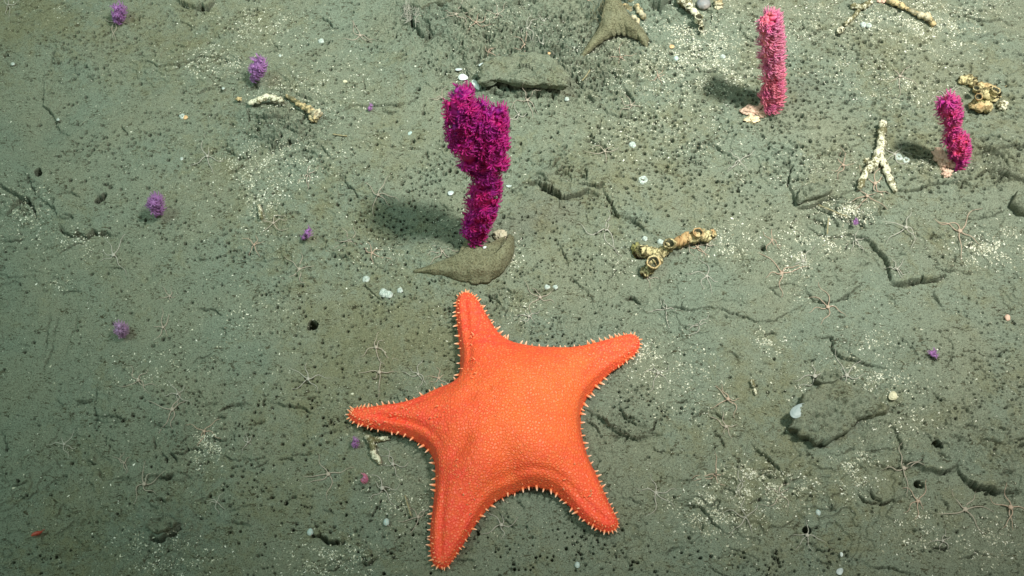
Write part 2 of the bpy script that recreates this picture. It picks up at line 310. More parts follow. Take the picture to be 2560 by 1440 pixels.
# thin hairline cracks with no partner in the list: short and scattered everywhere
for i in range(130):
    x, y = R.uniform(0, 2560), R.uniform(0, 1440); a = R.gauss(0.25, 0.7); l = R.uniform(8, 30); q = []
    for k in range(4): q.append((x, y)); x += l * math.cos(a); y += l * math.sin(a) * 0.8; a += R.uniform(-.7, .7)
    LEDGES.append((q, R.uniform(1.2, 3.4), R.uniform(.6, 1.1), R.uniform(0, 1.4)))
WX = (0.0016 * fbm(X, Y, 110, 3, 61) + 0.0009 * perlin(X * 420, Y * 420, 63) + 0.0035 * perlin(X * 30, Y * 30, 71)).astype(np.float32)
WY = (0.0016 * fbm(X, Y, 110, 3, 81) + 0.0009 * perlin(X * 420, Y * 420, 83) + 0.0035 * perlin(X * 30, Y * 30, 91)).astype(np.float32)
for pts, dep, wid, stp in LEDGES:
    w = [P(*p) for p in pts]; q = np.array([(p.x, p.y) for p in w]); dep *= .001; wid *= .00064 if wid < 1.45 else .0008; stp *= .00095
    pad = 0.05
    i0, i1 = np.searchsorted(gx, [q[:, 0].min() - pad, q[:, 0].max() + pad]); j0, j1 = np.searchsorted(gy, [q[:, 1].min() - pad, q[:, 1].max() + pad])
    if i1 <= i0 or j1 <= j0: continue
    xs = X[j0:j1, i0:i1] + WX[j0:j1, i0:i1]; ys = Y[j0:j1, i0:i1] + WY[j0:j1, i0:i1]
    best = np.full(xs.shape, 9e9, np.float32); sd = np.zeros_like(best); ta = np.zeros_like(best)
    seg = np.hypot(*(q[1:] - q[:-1]).T); L = seg.sum(); acc = 0
    for k in range(len(q) - 1):
        ax, ay = q[k]; dx, dy = q[k + 1] - q[k]; l2 = dx * dx + dy * dy
        t = np.clip(((xs - ax) * dx + (ys - ay) * dy) / l2, 0, 1); ex = xs - ax - t * dx; ey = ys - ay - t * dy
        d = np.hypot(ex, ey); c = dx * (ys - ay) - dy * (xs - ax)
        m = d < best; best[m] = d[m]; sd[m] = (np.sign(c) * d)[m]; ta[m] = ((acc + t * seg[k]) / L)[m]; acc += seg[k]
    tap = np.clip(np.sin(np.clip(ta, 0, 1) * np.pi), 0, 1) ** 0.8
    side = 0.5 + 0.5 * np.tanh(sd / 0.0006)
    win = np.clip(1 - best / pad, 0, 1)
    vary = np.clip(0.7 + 0.9 * perlin(xs * 75, ys * 75, 5), .1, 2)
    sh = sd + wid * 0.6
    Z[j0:j1, i0:i1] += tap * (stp * side * np.exp(-best / 0.020) * win - stp * 0.25 * (1 - side) * np.exp(-best / 0.01) * win - dep * 2.7 * vary * np.exp(-(sh / wid) ** 4))
    Hb[j0:j1, i0:i1] += tap * stp * (side * np.exp(-best / 0.020) - .25 * (1 - side) * np.exp(-best / .01)) * win
# burrow openings
stain = 0.22 + 0.55 * fbm(X, Y, 5, 4, 101)
for m in [(1900, 640, 120, 60, .35), (1150, 900, 300, 120, .25), (700, 640, 200, 80, .3), (1400, 420, 200, 120, .2), (960, 560, 200, 60, .15), (2400, 1120, 200, 120, .3), (80, 60, 120, 80, .4), (2350, 590, 80, 40, .4), (1550, 560, 80, 50, .4)]:
    stain += m[4] * ell(*m[:4])
for m in [(80, 900, 250, 400, .35), (60, 300, 150, 250, .3)]:
    stain -= m[4] * ell(*m[:4])  # less olive at the left: teal backscatter of the water put into the colour
holes = []
def dens(px, py):
    d = 0.03
    for cx, cy, rx, ry, a in [(1450, 130, 210, 120, 1.0), (1400, 140, 120, 70, 1.0), (1530, 190, 100, 60, 1.0), (1280, 90, 120, 70, .8), (1650, 100, 150, 100, .55), (1620, 330, 220, 200, .62), (1900, 300, 320, 190, .66), (2150, 180, 260, 160, .55), (2300, 300, 250, 160, .6), (1150, 120, 160, 90, .6), (430, 60, 200, 60, .5), (250, 110, 130, 60, .55), (900, 90, 220, 120, .22),
                               (1100, 720, 200, 90, .6), (1330, 640, 180, 90, .55), (1350, 870, 220, 120, .3), (930, 560, 140, 90, .6), (1080, 500, 120, 100, .5), (1270, 330, 120, 120, .3), (700, 340, 170, 80, .5), (330, 380, 140, 60, .4), (560, 600, 220, 120, .28), (800, 700, 180, 120, .28), (2440, 900, 120, 100, .5), (2480, 1010, 100, 80, .5),
                               (1000, 450, 150, 80, .3), (2000, 480, 200, 80, .35), (1580, 1010, 120, 80, .35), (1450, 1390, 260, 70, .2), (700, 1220, 160, 80, .2), (1000, 1350, 80, 80, .3), (600, 1030, 260, 120, .22), (1900, 1420, 300, 60, .2), (850, 1010, 160, 90, .3), (2300, 1000, 100, 80, .2), (200, 500, 160, 100, .15), (1180, 330, 60, 60, .3), (1480, 520, 150, 60, .4)]:
        e = ((px - cx) / rx) ** 2 + ((py - cy) / ry) ** 2
        if e < 5: d = max(d, a * math.exp(-e * .7))
    return d
grid = {}
tries = 0
while tries < 220000 and len(holes) < 7500:
    tries += 1
    x, y = R.uniform(-160, 2720), R.uniform(-120, 1560)
    nn = 0.55 + 0.9 * math.sin(x * .021 + 1.3 * math.sin(y * .017)) * math.sin(y * .027 + math.sin(x * .011))
    if R.random() > dens(x, y) * max(nn, .25): continue
    r = R.choice([2.0, 2.4, 2.6, 2.9, 3.2, 3.4, 3.8, 4.6]) * (1.12 if y < 480 and x > 1100 else 1.0 if y < 650 else .84)
    k = (int(x // 10), int(y // 10)); bad = False
    for a in (-1, 0, 1):
        for b in (-1, 0, 1):
            for h in grid.get((k[0] + a, k[1] + b), ()):
                if math.hypot(h[0] - x, h[1] - y) < h[2] + r + .8: bad = True
    if bad: continue
    grid.setdefault(k, []).append((x, y, r)); holes.append((x, y, r))
print('holes', len(holes)); holes += [(783,814,12),(776,818,8),(100,437,9),(103,445,8),(255,500,10),(247,508,7),(262,492,8),(60,508,11),(72,507,9),(2333,1121,9),(2342,1126,7),(2288,1218,8),(2296,1221,6.5),(2018,1327,9),(12,131,6.5),(1048,233,5),(1908,622,6),
          (1245,640,5),(2160,106,5),(2175,114,6),(2200,107,7),(2100,112,5),(1365,47,5),(1385,49,5),(1400,50,4.5),(1430,178,5),(1445,178,5),(1495,168,4.5),(1522,190,5),(1110,350,4),(385,60,4.5),(345,42,4),(385,132,3.6),
          (600,400,5),(625,398,4.5),(618,388,4),(560,590,5),(409,850,5),(424,848,4),(383,865,5),(680,1242,5),(735,1243,5.5),(715,1258,5),(176,1153,5),(1238,740,5),(2500,475,5),(2425,610,4),(708,514,3)]
DX = np.zeros_like(X); DY = np.zeros_like(Y)
for (hx, hy, hr) in holes:
    c = P(hx, hy); r = hr * PX * (1.08 if hy < 480 and hr < 6 else .95 if hr < 6 else 1.0); rr = r * 2.4
    i0, i1 = np.searchsorted(gx, [c.x - rr, c.x + rr]); j0, j1 = np.searchsorted(gy, [c.y - rr, c.y + rr])
    if i1 - i0 < 2 or j1 - j0 < 2: continue
    ecc = R.uniform(.85, 1.15); d = np.hypot((X[j0:j1, i0:i1] - c.x) * ecc, (Y[j0:j1, i0:i1] - c.y) / ecc)
    if hr > 7: d = d * (1 + 0.22 * perlin(X[j0:j1, i0:i1] * 160, Y[j0:j1, i0:i1] * 160, 8))
    s = np.clip((r * 1.10 - d) / (r * 0.24), 0, 1); s = s * s * (3 - 2 * s)
    deep = R.choice([3, 9, 12, 12]) if hr < 7 else 5.0
    # burrows widen below their mouth
    bell = 0.95 * s * (deep > 3); DX[j0:j1, i0:i1] += (X[j0:j1, i0:i1] - c.x) * bell; DY[j0:j1, i0:i1] += (Y[j0:j1, i0:i1] - c.y) * bell
    rim = R.choice([0, .15, .35, .5]) * (hr < 6)
    Z[j0:j1, i0:i1] += -s * r * deep + rim * r * np.exp(-((d - 1.35 * r) / (.3 * r)) ** 2)

ny_, nx_ = Z.shape
def hgt(x, y, A=None):
    A = Hb if A is None else A
    i = min(max(int(np.searchsorted(gx, x)) - 1, 0), nx_ - 2); j = min(max(int(np.searchsorted(gy, y)) - 1, 0), ny_ - 2)
    u = (x - gx[i]) / (gx[i + 1] - gx[i]); v = (y - gy[j]) / (gy[j + 1] - gy[j])
    return float((A[j, i] * (1 - u) + A[j, i + 1] * u) * (1 - v) + (A[j + 1, i] * (1 - u) + A[j + 1, i + 1] * u) * v)
def G(px, py, up=0.0):
    """the point of the seabed seen at that photo pixel, raised by up metres"""
    p = P(px, py)
    for _ in range(3): p = P(px, py, hgt(p.x, p.y) + up)
    return p
def grid_mesh(name, X, Y, Z, mat, attrs=None):
    ny, nx = Z.shape; me = bpy.data.meshes.new(name); n = nx * ny
    me.vertices.add(n); me.vertices.foreach_set("co", np.stack([X, Y, Z], -1).astype(np.float32).ravel())
    idx = np.arange(n, dtype=np.int32).reshape(ny, nx)
    q = np.stack([idx[:-1, :-1], idx[:-1, 1:], idx[1:, 1:], idx[1:, :-1]], -1).reshape(-1, 4)
    me.loops.add(q.size); me.loops.foreach_set("vertex_index", q.ravel())
    me.polygons.add(len(q)); me.polygons.foreach_set("loop_start", np.arange(0, q.size, 4, dtype=np.int32))
    me.update(calc_edges=True); me.shade_smooth()
    for k, a in (attrs or {}).items():
        at = me.attributes.new(k, 'FLOAT', 'POINT'); at.data.foreach_set("value", a.astype(np.float32).ravel())
    me.materials.append(mat); o = bpy.data.objects.new(name, me); C.link(o); return o
ground = grid_mesh("seabed", X + DX, Y + DY, Z, M_GROUND, {"stain": stain}); tag(ground, kind="structure")

# pale shell hash and grit lying on the mud: nobody could count it
CL = [(640,60,110,60,650),(530,160,90,30,480),(730,235,80,50,420),(700,405,110,45,800),(655,500,45,60,380),(1750,80,110,80,800),(1640,175,110,75,900),(1790,130,90,80,500),(1700,130,80,60,400),(2150,35,150,50,800),(2300,55,110,35,600),
      (2250,200,110,55,500),(2360,90,100,40,350),(1700,330,120,50,300),(2000,420,150,60,240),(2120,525,60,22,350),(2480,620,80,35,450),(1990,640,30,60,420),(1820,600,60,30,280),(1930,852,28,22,220),(2150,965,110,38,650),
      (1610,905,40,40,260),(1300,770,40,30,110),(520,1120,30,45,380),(75,545,55,45,330),(200,610,50,30,220),(150,710,22,14,70),(420,1390,100,40,330),(830,1400,90,35,420),(1000,1260,60,60,260),(1700,900,60,50,150),
      (1870,1190,60,35,300),(1945,1235,80,40,450),(1800,1300,80,50,330),(2140,1180,45,40,300),(2300,1330,60,40,220),(2480,1350,80,50,240),(1760,1270,50,35,240),(950,640,60,35,100),(1280,640,20,40,110),(1500,110,120,60,300),
      (1250,60,120,60,300),(1200,180,60,30,160),(1980,60,80,60,200),(1800,180,60,60,320),(2060,150,90,50,180),(2420,20,120,30,180),(2080,600,40,30,150),(1130,560,60,30,60),(870,200,60,60,150),(120,20,100,30,60),(600,470,150,80,160),
      (640,790,120,60,160),(400,930,90,40,120),(1560,640,60,40,70),(1100,1040,10,10,10),(2250,1060,90,40,140),(900,330,80,60,80),(1740,1000,80,60,160),(2180,860,60,30,100),(2340,420,70,30,140),(1540,330,90,60,120)]
vs, cols = [], []
FL = []
for cx, cy, rx, ry, n in CL:
    for _ in range(int(n * (3.4 if cx > 1400 and cy < 700 else 2.6))):
        qx, qy = cx + R.gauss(0, rx * .72), cy + R.gauss(0, ry * .72)
        if float(perlin(qx * .022, qy * .034, 77)) + .6 * float(perlin(qx * .07, qy * .09, 78)) > R.uniform(-.45, .35): FL.append((qx, qy, R.choice((.8, 1.0, 1.2, 1.5, 1.9, 2.6))))
for _ in range(15000): FL.append((R.uniform(-250, 2800), R.uniform(-200, 1640), R.choice((.6, .8, .9, 1.0, 1.3, 1.7))))
for _ in range(160): FL.append((R.uniform(0, 2560), R.uniform(0, 1440), R.uniform(2.5, 3.8)))
nf = len(FL)
base = np.array([(1, 0, 0), (-.35, .8, 0), (-.8, -.5, 0), (0, 0, .55), (.1, -.75, .1)], np.float32)
tri = np.array([(0, 1, 3), (1, 2, 3), (2, 4, 3), (4, 0, 3)], np.int32)
V = np.zeros((nf, 5, 3), np.float32)
for i, (px, py, s) in enumerate(FL):
    p = P(px, py); z = hgt(p.x, p.y, Z); zb = hgt(p.x, p.y)
    if z < zb - 0.0025: z = zb - 0.0025
    a = R.uniform(0, 6.283); sx = s * PX * R.uniform(.8, 1.7); sy = s * PX * R.uniform(.45, 1.0)
    b = base * np.array([sx, sy, s * PX * .9]); ca, sa = math.cos(a), math.sin(a)
    V[i, :, 0] = p.x + b[:, 0] * ca - b[:, 1] * sa; V[i, :, 1] = p.y + b[:, 0] * sa + b[:, 1] * ca; V[i, :, 2] = z + b[:, 2]
F = (tri[None] + (np.arange(nf, dtype=np.int32) * 5)[:, None, None]).reshape(-1, 3)
me = bpy.data.meshes.new("shell_grit"); me.vertices.add(nf * 5); me.vertices.foreach_set("co", V.ravel())
me.loops.add(F.size); me.loops.foreach_set("vertex_index", F.ravel()); me.polygons.add(len(F)); me.polygons.foreach_set("loop_start", np.arange(0, F.size, 3, dtype=np.int32))
me.update(calc_edges=True)
at = me.attributes.new("tone", 'FLOAT', 'POINT'); at.data.foreach_set("value", np.repeat(rng.random(nf), 5).astype(np.float32))
t = Nt("shell_grit_lime"); fa = t.n("ShaderNodeAttribute", attribute_name="tone").outputs["Fac"]
me.materials.append(t.out(t.ramp(fa, [(0.0, (0.16, 0.15, 0.09)), (0.3, (0.40, 0.40, 0.29)), (0.7, (0.62, 0.61, 0.47)), (1.0, (0.80, 0.80, 0.70))]), 0.7))
grit = bpy.data.objects.new("shell_grit", me); C.link(grit); tag(grit, "pale crumbs of broken shell strewn in drifts over the mud", "shell grit", kind="stuff")

# ------------------------------------------------------------------ the orange starfish
OUT = [(1142,748),(1150,733),(1165,728),(1184,737),(1198,758),(1215,787),(1232,815),(1250,840),(1277,862),(1312,872),(1360,876),(1410,876),(1455,869),(1502,856),(1545,843),(1575,833),(1593,838),(1599,856),(1590,880),(1560,907),(1527,930),(1498,957),(1474,985),(1459,1010),(1451,1040),(1451,1075),(1457,1110),(1470,1150),(1486,1182),(1500,1212),(1515,1245),(1531,1277),(1545,1305),(1538,1322),(1515,1328),(1482,1315),(1455,1295),(1430,1270),(1405,1246),(1380,1230),(1345,1223),(1310,1224),(1275,1233),(1240,1252),(1215,1276),(1195,1302),(1175,1332),(1156,1362),(1136,1392),(1118,1412),(1100,1417),(1083,1404),(1077,1370),(1078,1320),(1085,1262),(1090,1210),(1089,1165),(1078,1135),(1055,1112),(1020,1092),(980,1080),(940,1071),(905,1061),(880,1048),(871,1032),(884,1018),(920,1018),(960,1014),(1005,1009),(1050,997),(1092,978),(1122,970),(1142,958),(1151,930),(1152,890),(1148,850),(1144,810),(1141,775)]
ZE = 0.011
wo = [P(x, y, ZE) for x, y in OUT]; sp = smooth_path([(p.x, p.y) for p in wo] + [(wo[0].x, wo[0].y)], 8)[:-1]
sp = np.array(sp); sl = np.hypot(*(np.roll(sp, -1, 0) - sp).T); cum = np.concatenate([[0], np.cumsum(sl)]); LT = cum[-1]
NB = 1200; s_ = np.linspace(0, LT, NB, endpoint=False); spc = np.vstack([sp, sp[:1]])
B = np.stack([np.interp(s_, cum, spc[:, 0]), np.interp(s_, cum, spc[:, 1])], 1)
for _ in range(4): B = (np.roll(B, 1, 0) + B + np.roll(B, -1, 0)) / 3
tg = np.roll(B, -2, 0) - np.roll(B, 2, 0); tg /= np.hypot(*tg.T)[:, None]
area = 0.5 * np.sum(B[:, 0] * np.roll(B[:, 1], -1) - B[:, 1] * np.roll(B[:, 0], -1))
NO = np.stack([tg[:, 1], -tg[:, 0]], 1) * (1 if area > 0 else -1)       # outward normals
cc = P(1285, 1050, ZE); CC = np.array([cc.x, cc.y])
h_ = 0.0016; bx0, by0 = B.min(0) - 3 * h_; bx1, by1 = B.max(0) + 3 * h_
ax = np.arange(bx0, bx1, h_); ay = np.arange(by0, by1, h_); AX, AY = np.meshgrid(ax, ay); inside = np.zeros(AX.shape, bool)
Bp = B[::4]; Bq = np.roll(Bp, -1, 0)
for (x1, y1), (x2, y2) in zip(Bp, Bq):
    m = (y1 > AY) != (y2 > AY); 
    with np.errstate(divide='ignore', invalid='ignore'): xi = (x2 - x1) * (AY - y1) / (y2 - y1) + x1
    inside ^= m & (AX < xi)
U = np.zeros(AX.shape)
for it in range(3500):
    U[1:-1, 1:-1] = 0.25 * (U[:-2, 1:-1] + U[2:, 1:-1] + U[1:-1, :-2] + U[1:-1, 2:] + h_ * h_); U *= inside
NR = 150
tt = 1 - (1 - np.linspace(0, 1, NR)) ** 1.0
PXs = CC[0] + tt[:, None] * (B[None, :, 0] - CC[0]); PYs = CC[1] + tt[:, None] * (B[None, :, 1] - CC[1])
def bil(A, x, y):
    i = np.clip(((x - bx0) / h_).astype(int), 0, A.shape[1] - 2); j = np.clip(((y - by0) / h_).astype(int), 0, A.shape[0] - 2)
    u = (x - bx0) / h_ - i; v = (y - by0) / h_ - j
    return (A[j, i] * (1 - u) + A[j, i + 1] * u) * (1 - v) + (A[j + 1, i] * (1 - u) + A[j + 1, i + 1] * u) * v
Dm = np.zeros(PXs.shape); Ni = np.zeros(PXs.shape, int); Bs = B[::3]
for r in range(NR):
    d2 = (PXs[r][:, None] - Bs[None, :, 0]) ** 2 + (PYs[r][:, None] - Bs[None, :, 1]) ** 2
    k = d2.argmin(1); Ni[r] = k * 3; Dm[r] = np.sqrt(d2[np.arange(NB), k])
u_ = bil(U, PXs, PYs); un = np.clip(u_, 0, None) / U.max()
dpx = Dm / PX
dome = 0.039 * un ** 0.5
dome *= np.clip(dpx / 9, 0, 1) ** 0.35
facing = 0.25 + 0.9 * np.clip(-NO[Ni, 1] * .8 - NO[Ni, 0] * .55, 0, 1)
leng = np.hypot(PXs - CC[0], PYs - CC[1])
armness = np.clip((leng - 0.045) / 0.05, 0, 1)
cre = np.exp(-((dpx - 24) / 7) ** 2) * facing * (0.35 + .65 * armness)
Zs = ZE + dome + 0.0006 * np.exp(-((dpx - 10) / 9) ** 2) * (dpx > 1) - 0.0026 * cre * np.clip(fbm(PXs, PYs, 14, 2, 77) + .75, .15, 1.3) * np.clip(u_ / 2.2e-5, 0, 1)
Zs += 0.0016 * fbm(PXs, PYs, 22, 2, 7) * np.clip(dpx / 60, 0, 1) + 0.0003 * fbm(PXs, PYs, 260, 2, 9) * np.clip(dpx / 8, 0, 1)
tipf = np.clip((leng - .125) / .03, 0, 1); Zs -= tipf * 0.004
# sunk fold by the left arm pit and the small hollow on the disc
for px, py, rp, a in [(1140, 1130, 22, .004), (1165, 1110, 18, .003), (1175, 1000, 18, .0022), (1225, 985, 7, .0016), (1185, 955, 16, .0016), (1272, 1190, 30, .0065), (1275, 1150, 26, .003), (1400, 1212, 20, .003), (1205, 1165, 45, -.005), (1345, 1150, 62, -.006), (1330, 1010, 95, -.004), (1180, 870, 26, -.001), (1420, 1100, 40, -.0015)]:
    c = P(px, py, .035); Zs -= a * np.exp(-((PXs - c.x) ** 2 + (PYs - c.y) ** 2) / (rp * PX) ** 2)
zrim = Zs[-1].copy()
rings = [(PXs[r], PYs[r], Zs[r]) for r in range(1, NR)]
def inset(dist, z): return (B[:, 0] - NO[:, 0] * dist, B[:, 1] - NO[:, 1] * dist, zrim + z)
rings += [(B[:, 0] + NO[:, 0] * .0006, B[:, 1] + NO[:, 1] * .0006, zrim - .0016), inset(-.0002, -.0034), inset(.0016, -.0052), inset(.005, -.0062)]
vv = [np.array([[CC[0], CC[1], Zs[0].mean()]])] + [np.stack(r, 1) for r in rings] + [np.array([[CC[0], CC[1], ZE - .001]])]
allv = np.vstack(vv); nr = len(rings); ff = []
flip = area > 0
for k in range(NB):
    k2 = (k + 1) % NB; ff.append((0, 1 + k, 1 + k2) if flip else (0, 1 + k2, 1 + k))
for r in range(nr - 1):
    a0 = 1 + r * NB; b0 = a0 + NB
    for k in range(NB):
        k2 = (k + 1) % NB; f = (a0 + k, b0 + k, b0 + k2, a0 + k2); ff.append(f if flip else f[::-1])
last = len(allv) - 1; b0 = 1 + (nr - 1) * NB
for k in range(NB):
    k2 = (k + 1) % NB; ff.append((b0 + k2, b0 + k, last) if not flip else (b0 + k, last, b0 + k2))
t = Nt("orange_starfish_skin"); co = t.co("Object")
warp = t.n("ShaderNodeMix", data_type='VECTOR')
def voro(scale, feat): 
    o = t.n("ShaderNodeTexVoronoi", feature=feat); o.inputs["Scale"].default_value = scale; o.inputs["Randomness"].default_value = 1.0; t.L.new(co, o.inputs["Vector"]); return o.outputs["Distance"]
SC = 370
edge = voro(SC, 'DISTANCE_TO_EDGE'); f1 = voro(SC, 'F1')
big = t.noise(co, 26, 3, 0.5, 0.3); mott = t.noise(co, 140, 4, 0.6)
pz = t.n("ShaderNodeSeparateXYZ"); t.L.new(co, pz.inputs[0])
# the disc's skin is yellower in the middle, redder along the arms
dist = t.n("ShaderNodeVectorMath", operation='DISTANCE'); t.L.new(co, dist.inputs[0]); dist.inputs[1].default_value = (0.022, 0.0, 0.035)
cen = t.math('ADD', t.math('MULTIPLY', dist.outputs["Value"], 9.0), t.math('MULTIPLY', t.math('SUBTRACT', big, 0.5), 1.2))
base = t.ramp(cen, [(0.12, (0.97, 0.165, 0.045)), (0.6, (0.96, 0.118, 0.042)), (1.0, (0.95, 0.082, 0.044))])
base = t.mix(t.ramp(mott, [(0.35, 0.0), (0.7, 0.45)]), base, (0.97, 0.20, 0.04))
ring = t.ramp(f1, [(0.0, 0.62), (0.20, 0.55), (0.36, 0.0)])
ring = t.mix(t.ramp(t.noise(co, 60, 4, .65), [(.4, .25), (.65, 1.0)]), 0.0, ring) if False else t.math("MULTIPLY", ring, t.ramp(t.noise(co, 60, 4, .65), [(.38, .15), (.66, .8)]))
base = t.mix(ring, base, (1.0, 0.42, 0.16))
base = t.mix(t.math("MULTIPLY", t.ramp(edge, [(0.0, 0.42), (0.09, 0.0)]), t.ramp(t.noise(co, 45, 4, .6), [(.35, .25), (.65, 1.0)])), base, (0.55, 0.03, 0.012))
hb = t.bump(t.ramp(edge, [(0.0, 0.0), (0.22, 1.0)]), 0.6, 0.0008); hb = t.bump(ring, 0.5, 0.0006, hb); hb = t.bump(t.noise(co, 900, 3, .6), .3, .0004, hb)
M_STAR = t.out(base, 0.42, hb, 0.4, 0.12, (0.006, 0.0018, 0.0008))
t = Nt("starfish_spine"); gz = t.n("ShaderNodeSeparateXYZ"); t.L.new(t.co("Generated"), gz.inputs[0])
M_SPINE = t.out(t.ramp(gz.outputs[2], [(0.0, (0.88, 0.12, 0.03)), (0.45, (0.92, 0.27, 0.10)), (1.0, (0.95, 0.68, 0.50))]), 0.45, None, 0.4, 0.15, (.003, .001, .0006))
M_SPINE2 = mat_plain("small_spine_skin", (0.93, 0.30, 0.12), (0.95, 0.50, 0.28), 300, 0.45)
star = empty("starfish", (cc.x, cc.y, 0.0), "large orange five-armed starfish edged with pale spines on green mud", "starfish")
me = bpy.data.meshes.new("body"); me.from_pydata((allv - np.array([cc.x, cc.y, 0])).tolist(), [], ff); me.update(); me.shade_smooth(); me.materials.append(M_STAR)
o = bpy.data.objects.new("body", me); C.link(o); o.parent = star
def cone_mesh(n=7):
    mb = MB(); mb.tube([(0, 0, -.15), (0, 0, 0.12), (0, 0, .5), (0, 0, .85), (0, 0, 1)], [.22, .225, .165, .10, .045], n); return mb
cm = cone_mesh(); cme = bpy.data.meshes.new("spine"); cme.from_pydata([tuple(v) for v in cm.v], [], cm.f); cme.update(); cme.shade_smooth(); cme.materials.append(M_SPINE)
spines = []; pos = 0.0
tipc = [P(*p, ZE) for p in [(1160,730),(1592,848),(1535,1318),(1102,1412),(874,1034)]]
while pos < LT:
    k = int(pos / LT * NB) % NB; p = B[k]; n = NO[k]
    td = min(math.hypot(p[0] - q.x, p[1] - q.y) for q in tipc); near = max(0, 1 - td / 0.05)
    ln = R.uniform(.0042, .0070) * (0.55 if R.random() < .08 else 1) * (1 - .30 * near)
    a = R.uniform(-.4, .4); d = Vector((n[0] * math.cos(a) - n[1] * math.sin(a), n[0] * math.sin(a) + n[1] * math.cos(a), R.uniform(.0, .35))).normalized()
    spines.append((ln, Vector((p[0] - n[0] * .001, p[1] - n[1] * .001, zrim[k] - R.uniform(-.0006, .0014))), d))
    if near > .25 or R.random() < .25:
        spines.append((ln * .72, Vector((p[0] - n[0] * .0035, p[1] - n[1] * .0035, zrim[k] + .0035)), (d + Vector((0, 0, .9))).normalized()))
    pos += R.uniform(.0054, .0078) * (1 - .52 * near)
for (x0, y0, x1, y1, n) in [(1168,800,1190,950,12),(1195,1190,1175,1330,9),(1010,1030,1110,1030,10),(960,1035,1000,1030,5),(1150,1130,1165,1270,9),(1370,1190,1490,1250,8),(1300,1150,1420,1190,10),(1120,970,1180,900,6),(1200,1000,1440,1180,16),(905,1050,985,1075,6)]:
    for _ in range(n):
        u = R.random(); px = x0 + (x1 - x0) * u + R.gauss(0, 9); py = y0 + (y1 - y0) * u + R.gauss(0, 9); z = .03
        for _i in range(5):
            q = P(px, py, z); uu = float(bil(U, np.array([q.x]), np.array([q.y]))[0]); z = ZE + .039 * math.sqrt(max(uu, 0) / U.max())
        if uu > 0: spines.append((R.uniform(.0022, .0042), P(px, py, z - .0004), Vector((R.uniform(-.6, .2), R.uniform(-.5, .3), 1)).normalized()))
spines.sort(key=lambda s: -s[0])
for ln, p, d in spines[:100]:
    o = bpy.data.objects.new("spine", cme); C.link(o); o.parent = star; o.location = p - star.location
    o.rotation_euler = d.to_track_quat('Z', 'Y').to_euler(); o.scale = (ln, ln, ln)
mb = MB()
for ln, p, d in spines[100:]:
    q = d.to_track_quat('Z', 'Y'); mb.add([p + q @ (Vector(v) * ln) for v in cm.v], cm.f)
tag(mb.build("small_spines", M_SPINE2, star), kind="stuff")

# ------------------------------------------------------------------ soft corals
def polyp_mesh(name, mats, reach=0.50, spread=0.85, sweep=0.0, seed=1):
    """body tube and eight fringed tentacles, about one unit long on +z"""
    r = random.Random(seed); mb = MB(); mb.tube([(0, 0, -.1), (0, 0, .15), (0, 0, .4), (0, 0, .58), (0, 0, .62)], [.26, .28, .24, .30, .10], 8); nb = len(mb.f)
    for k in range(8):
        a = 2 * math.pi * k / 8 + r.uniform(-.15, .15); ca, sa = math.cos(a), math.sin(a); pts = []; rad = []
        rc = reach * r.uniform(.85, 1.15); s2 = spread * r.uniform(.7, 1.15)
        for i in range(6):
            u = i / 5; rr = .19 + s2 * rc * math.sin(u * 1.5); z = .56 + rc * (u ** 1.3) * .85 - .25 * s2 * rc * u * u
            pts.append(Vector((ca * rr + sweep * u * u, sa * rr, z))); rad.append(.062 * (1 - .75 * u) + .008)
        mb.tube(pts, rad, 4)
        for i in range(1, 6):
            u = i / 5; w = .25 * (1 - .35 * u); tn = Vector((-sa, ca, 0)); fw = (pts[i] - pts[i - 1]).normalized()
            for sg in (1, -1):
                b = pts[i]; e = b + tn * sg * w + fw * .08 + Vector((0, 0, .03)); q = b + fw * .055
                mb.add([b - fw * .02, e, q, b + Vector((0, 0, -.03))], [(0, 1, 2), (0, 3, 1), (3, 2, 1)])
    me = bpy.data.meshes.new(name); me.from_pydata([tuple(v) for v in mb.v], [], mb.f); me.update(); me.shade_smooth()
    for m in mats: me.materials.append(m)
    for i, p in enumerate(me.polygons): p.material_index = 0 if i < nb else 1
    return me
def mat_coral(name, a, b, tip, sss=0.15, rough=0.5):
    t = Nt(name); oi = t.n("ShaderNodeObjectInfo").outputs["Random"]; gz = t.n("ShaderNodeSeparateXYZ"); t.L.new(t.co("Generated"), gz.inputs[0])
    wn = t.noise(t.n("ShaderNodeNewGeometry").outputs["Position"], 75, 2, .5)
    col = t.mix(t.ramp(t.math('ADD', wn, t.math('MULTIPLY', t.math('SUBTRACT', oi, .5), .25)), [(.38, 0.0), (.62, 1.0)]), a, b); col = t.mix(t.ramp(gz.outputs[2], [(0.5, 0.0), (1.0, 0.75)]), col, tip)
    return t.out(col, rough, None, 0.35, sss, (.003, .0012, .002))
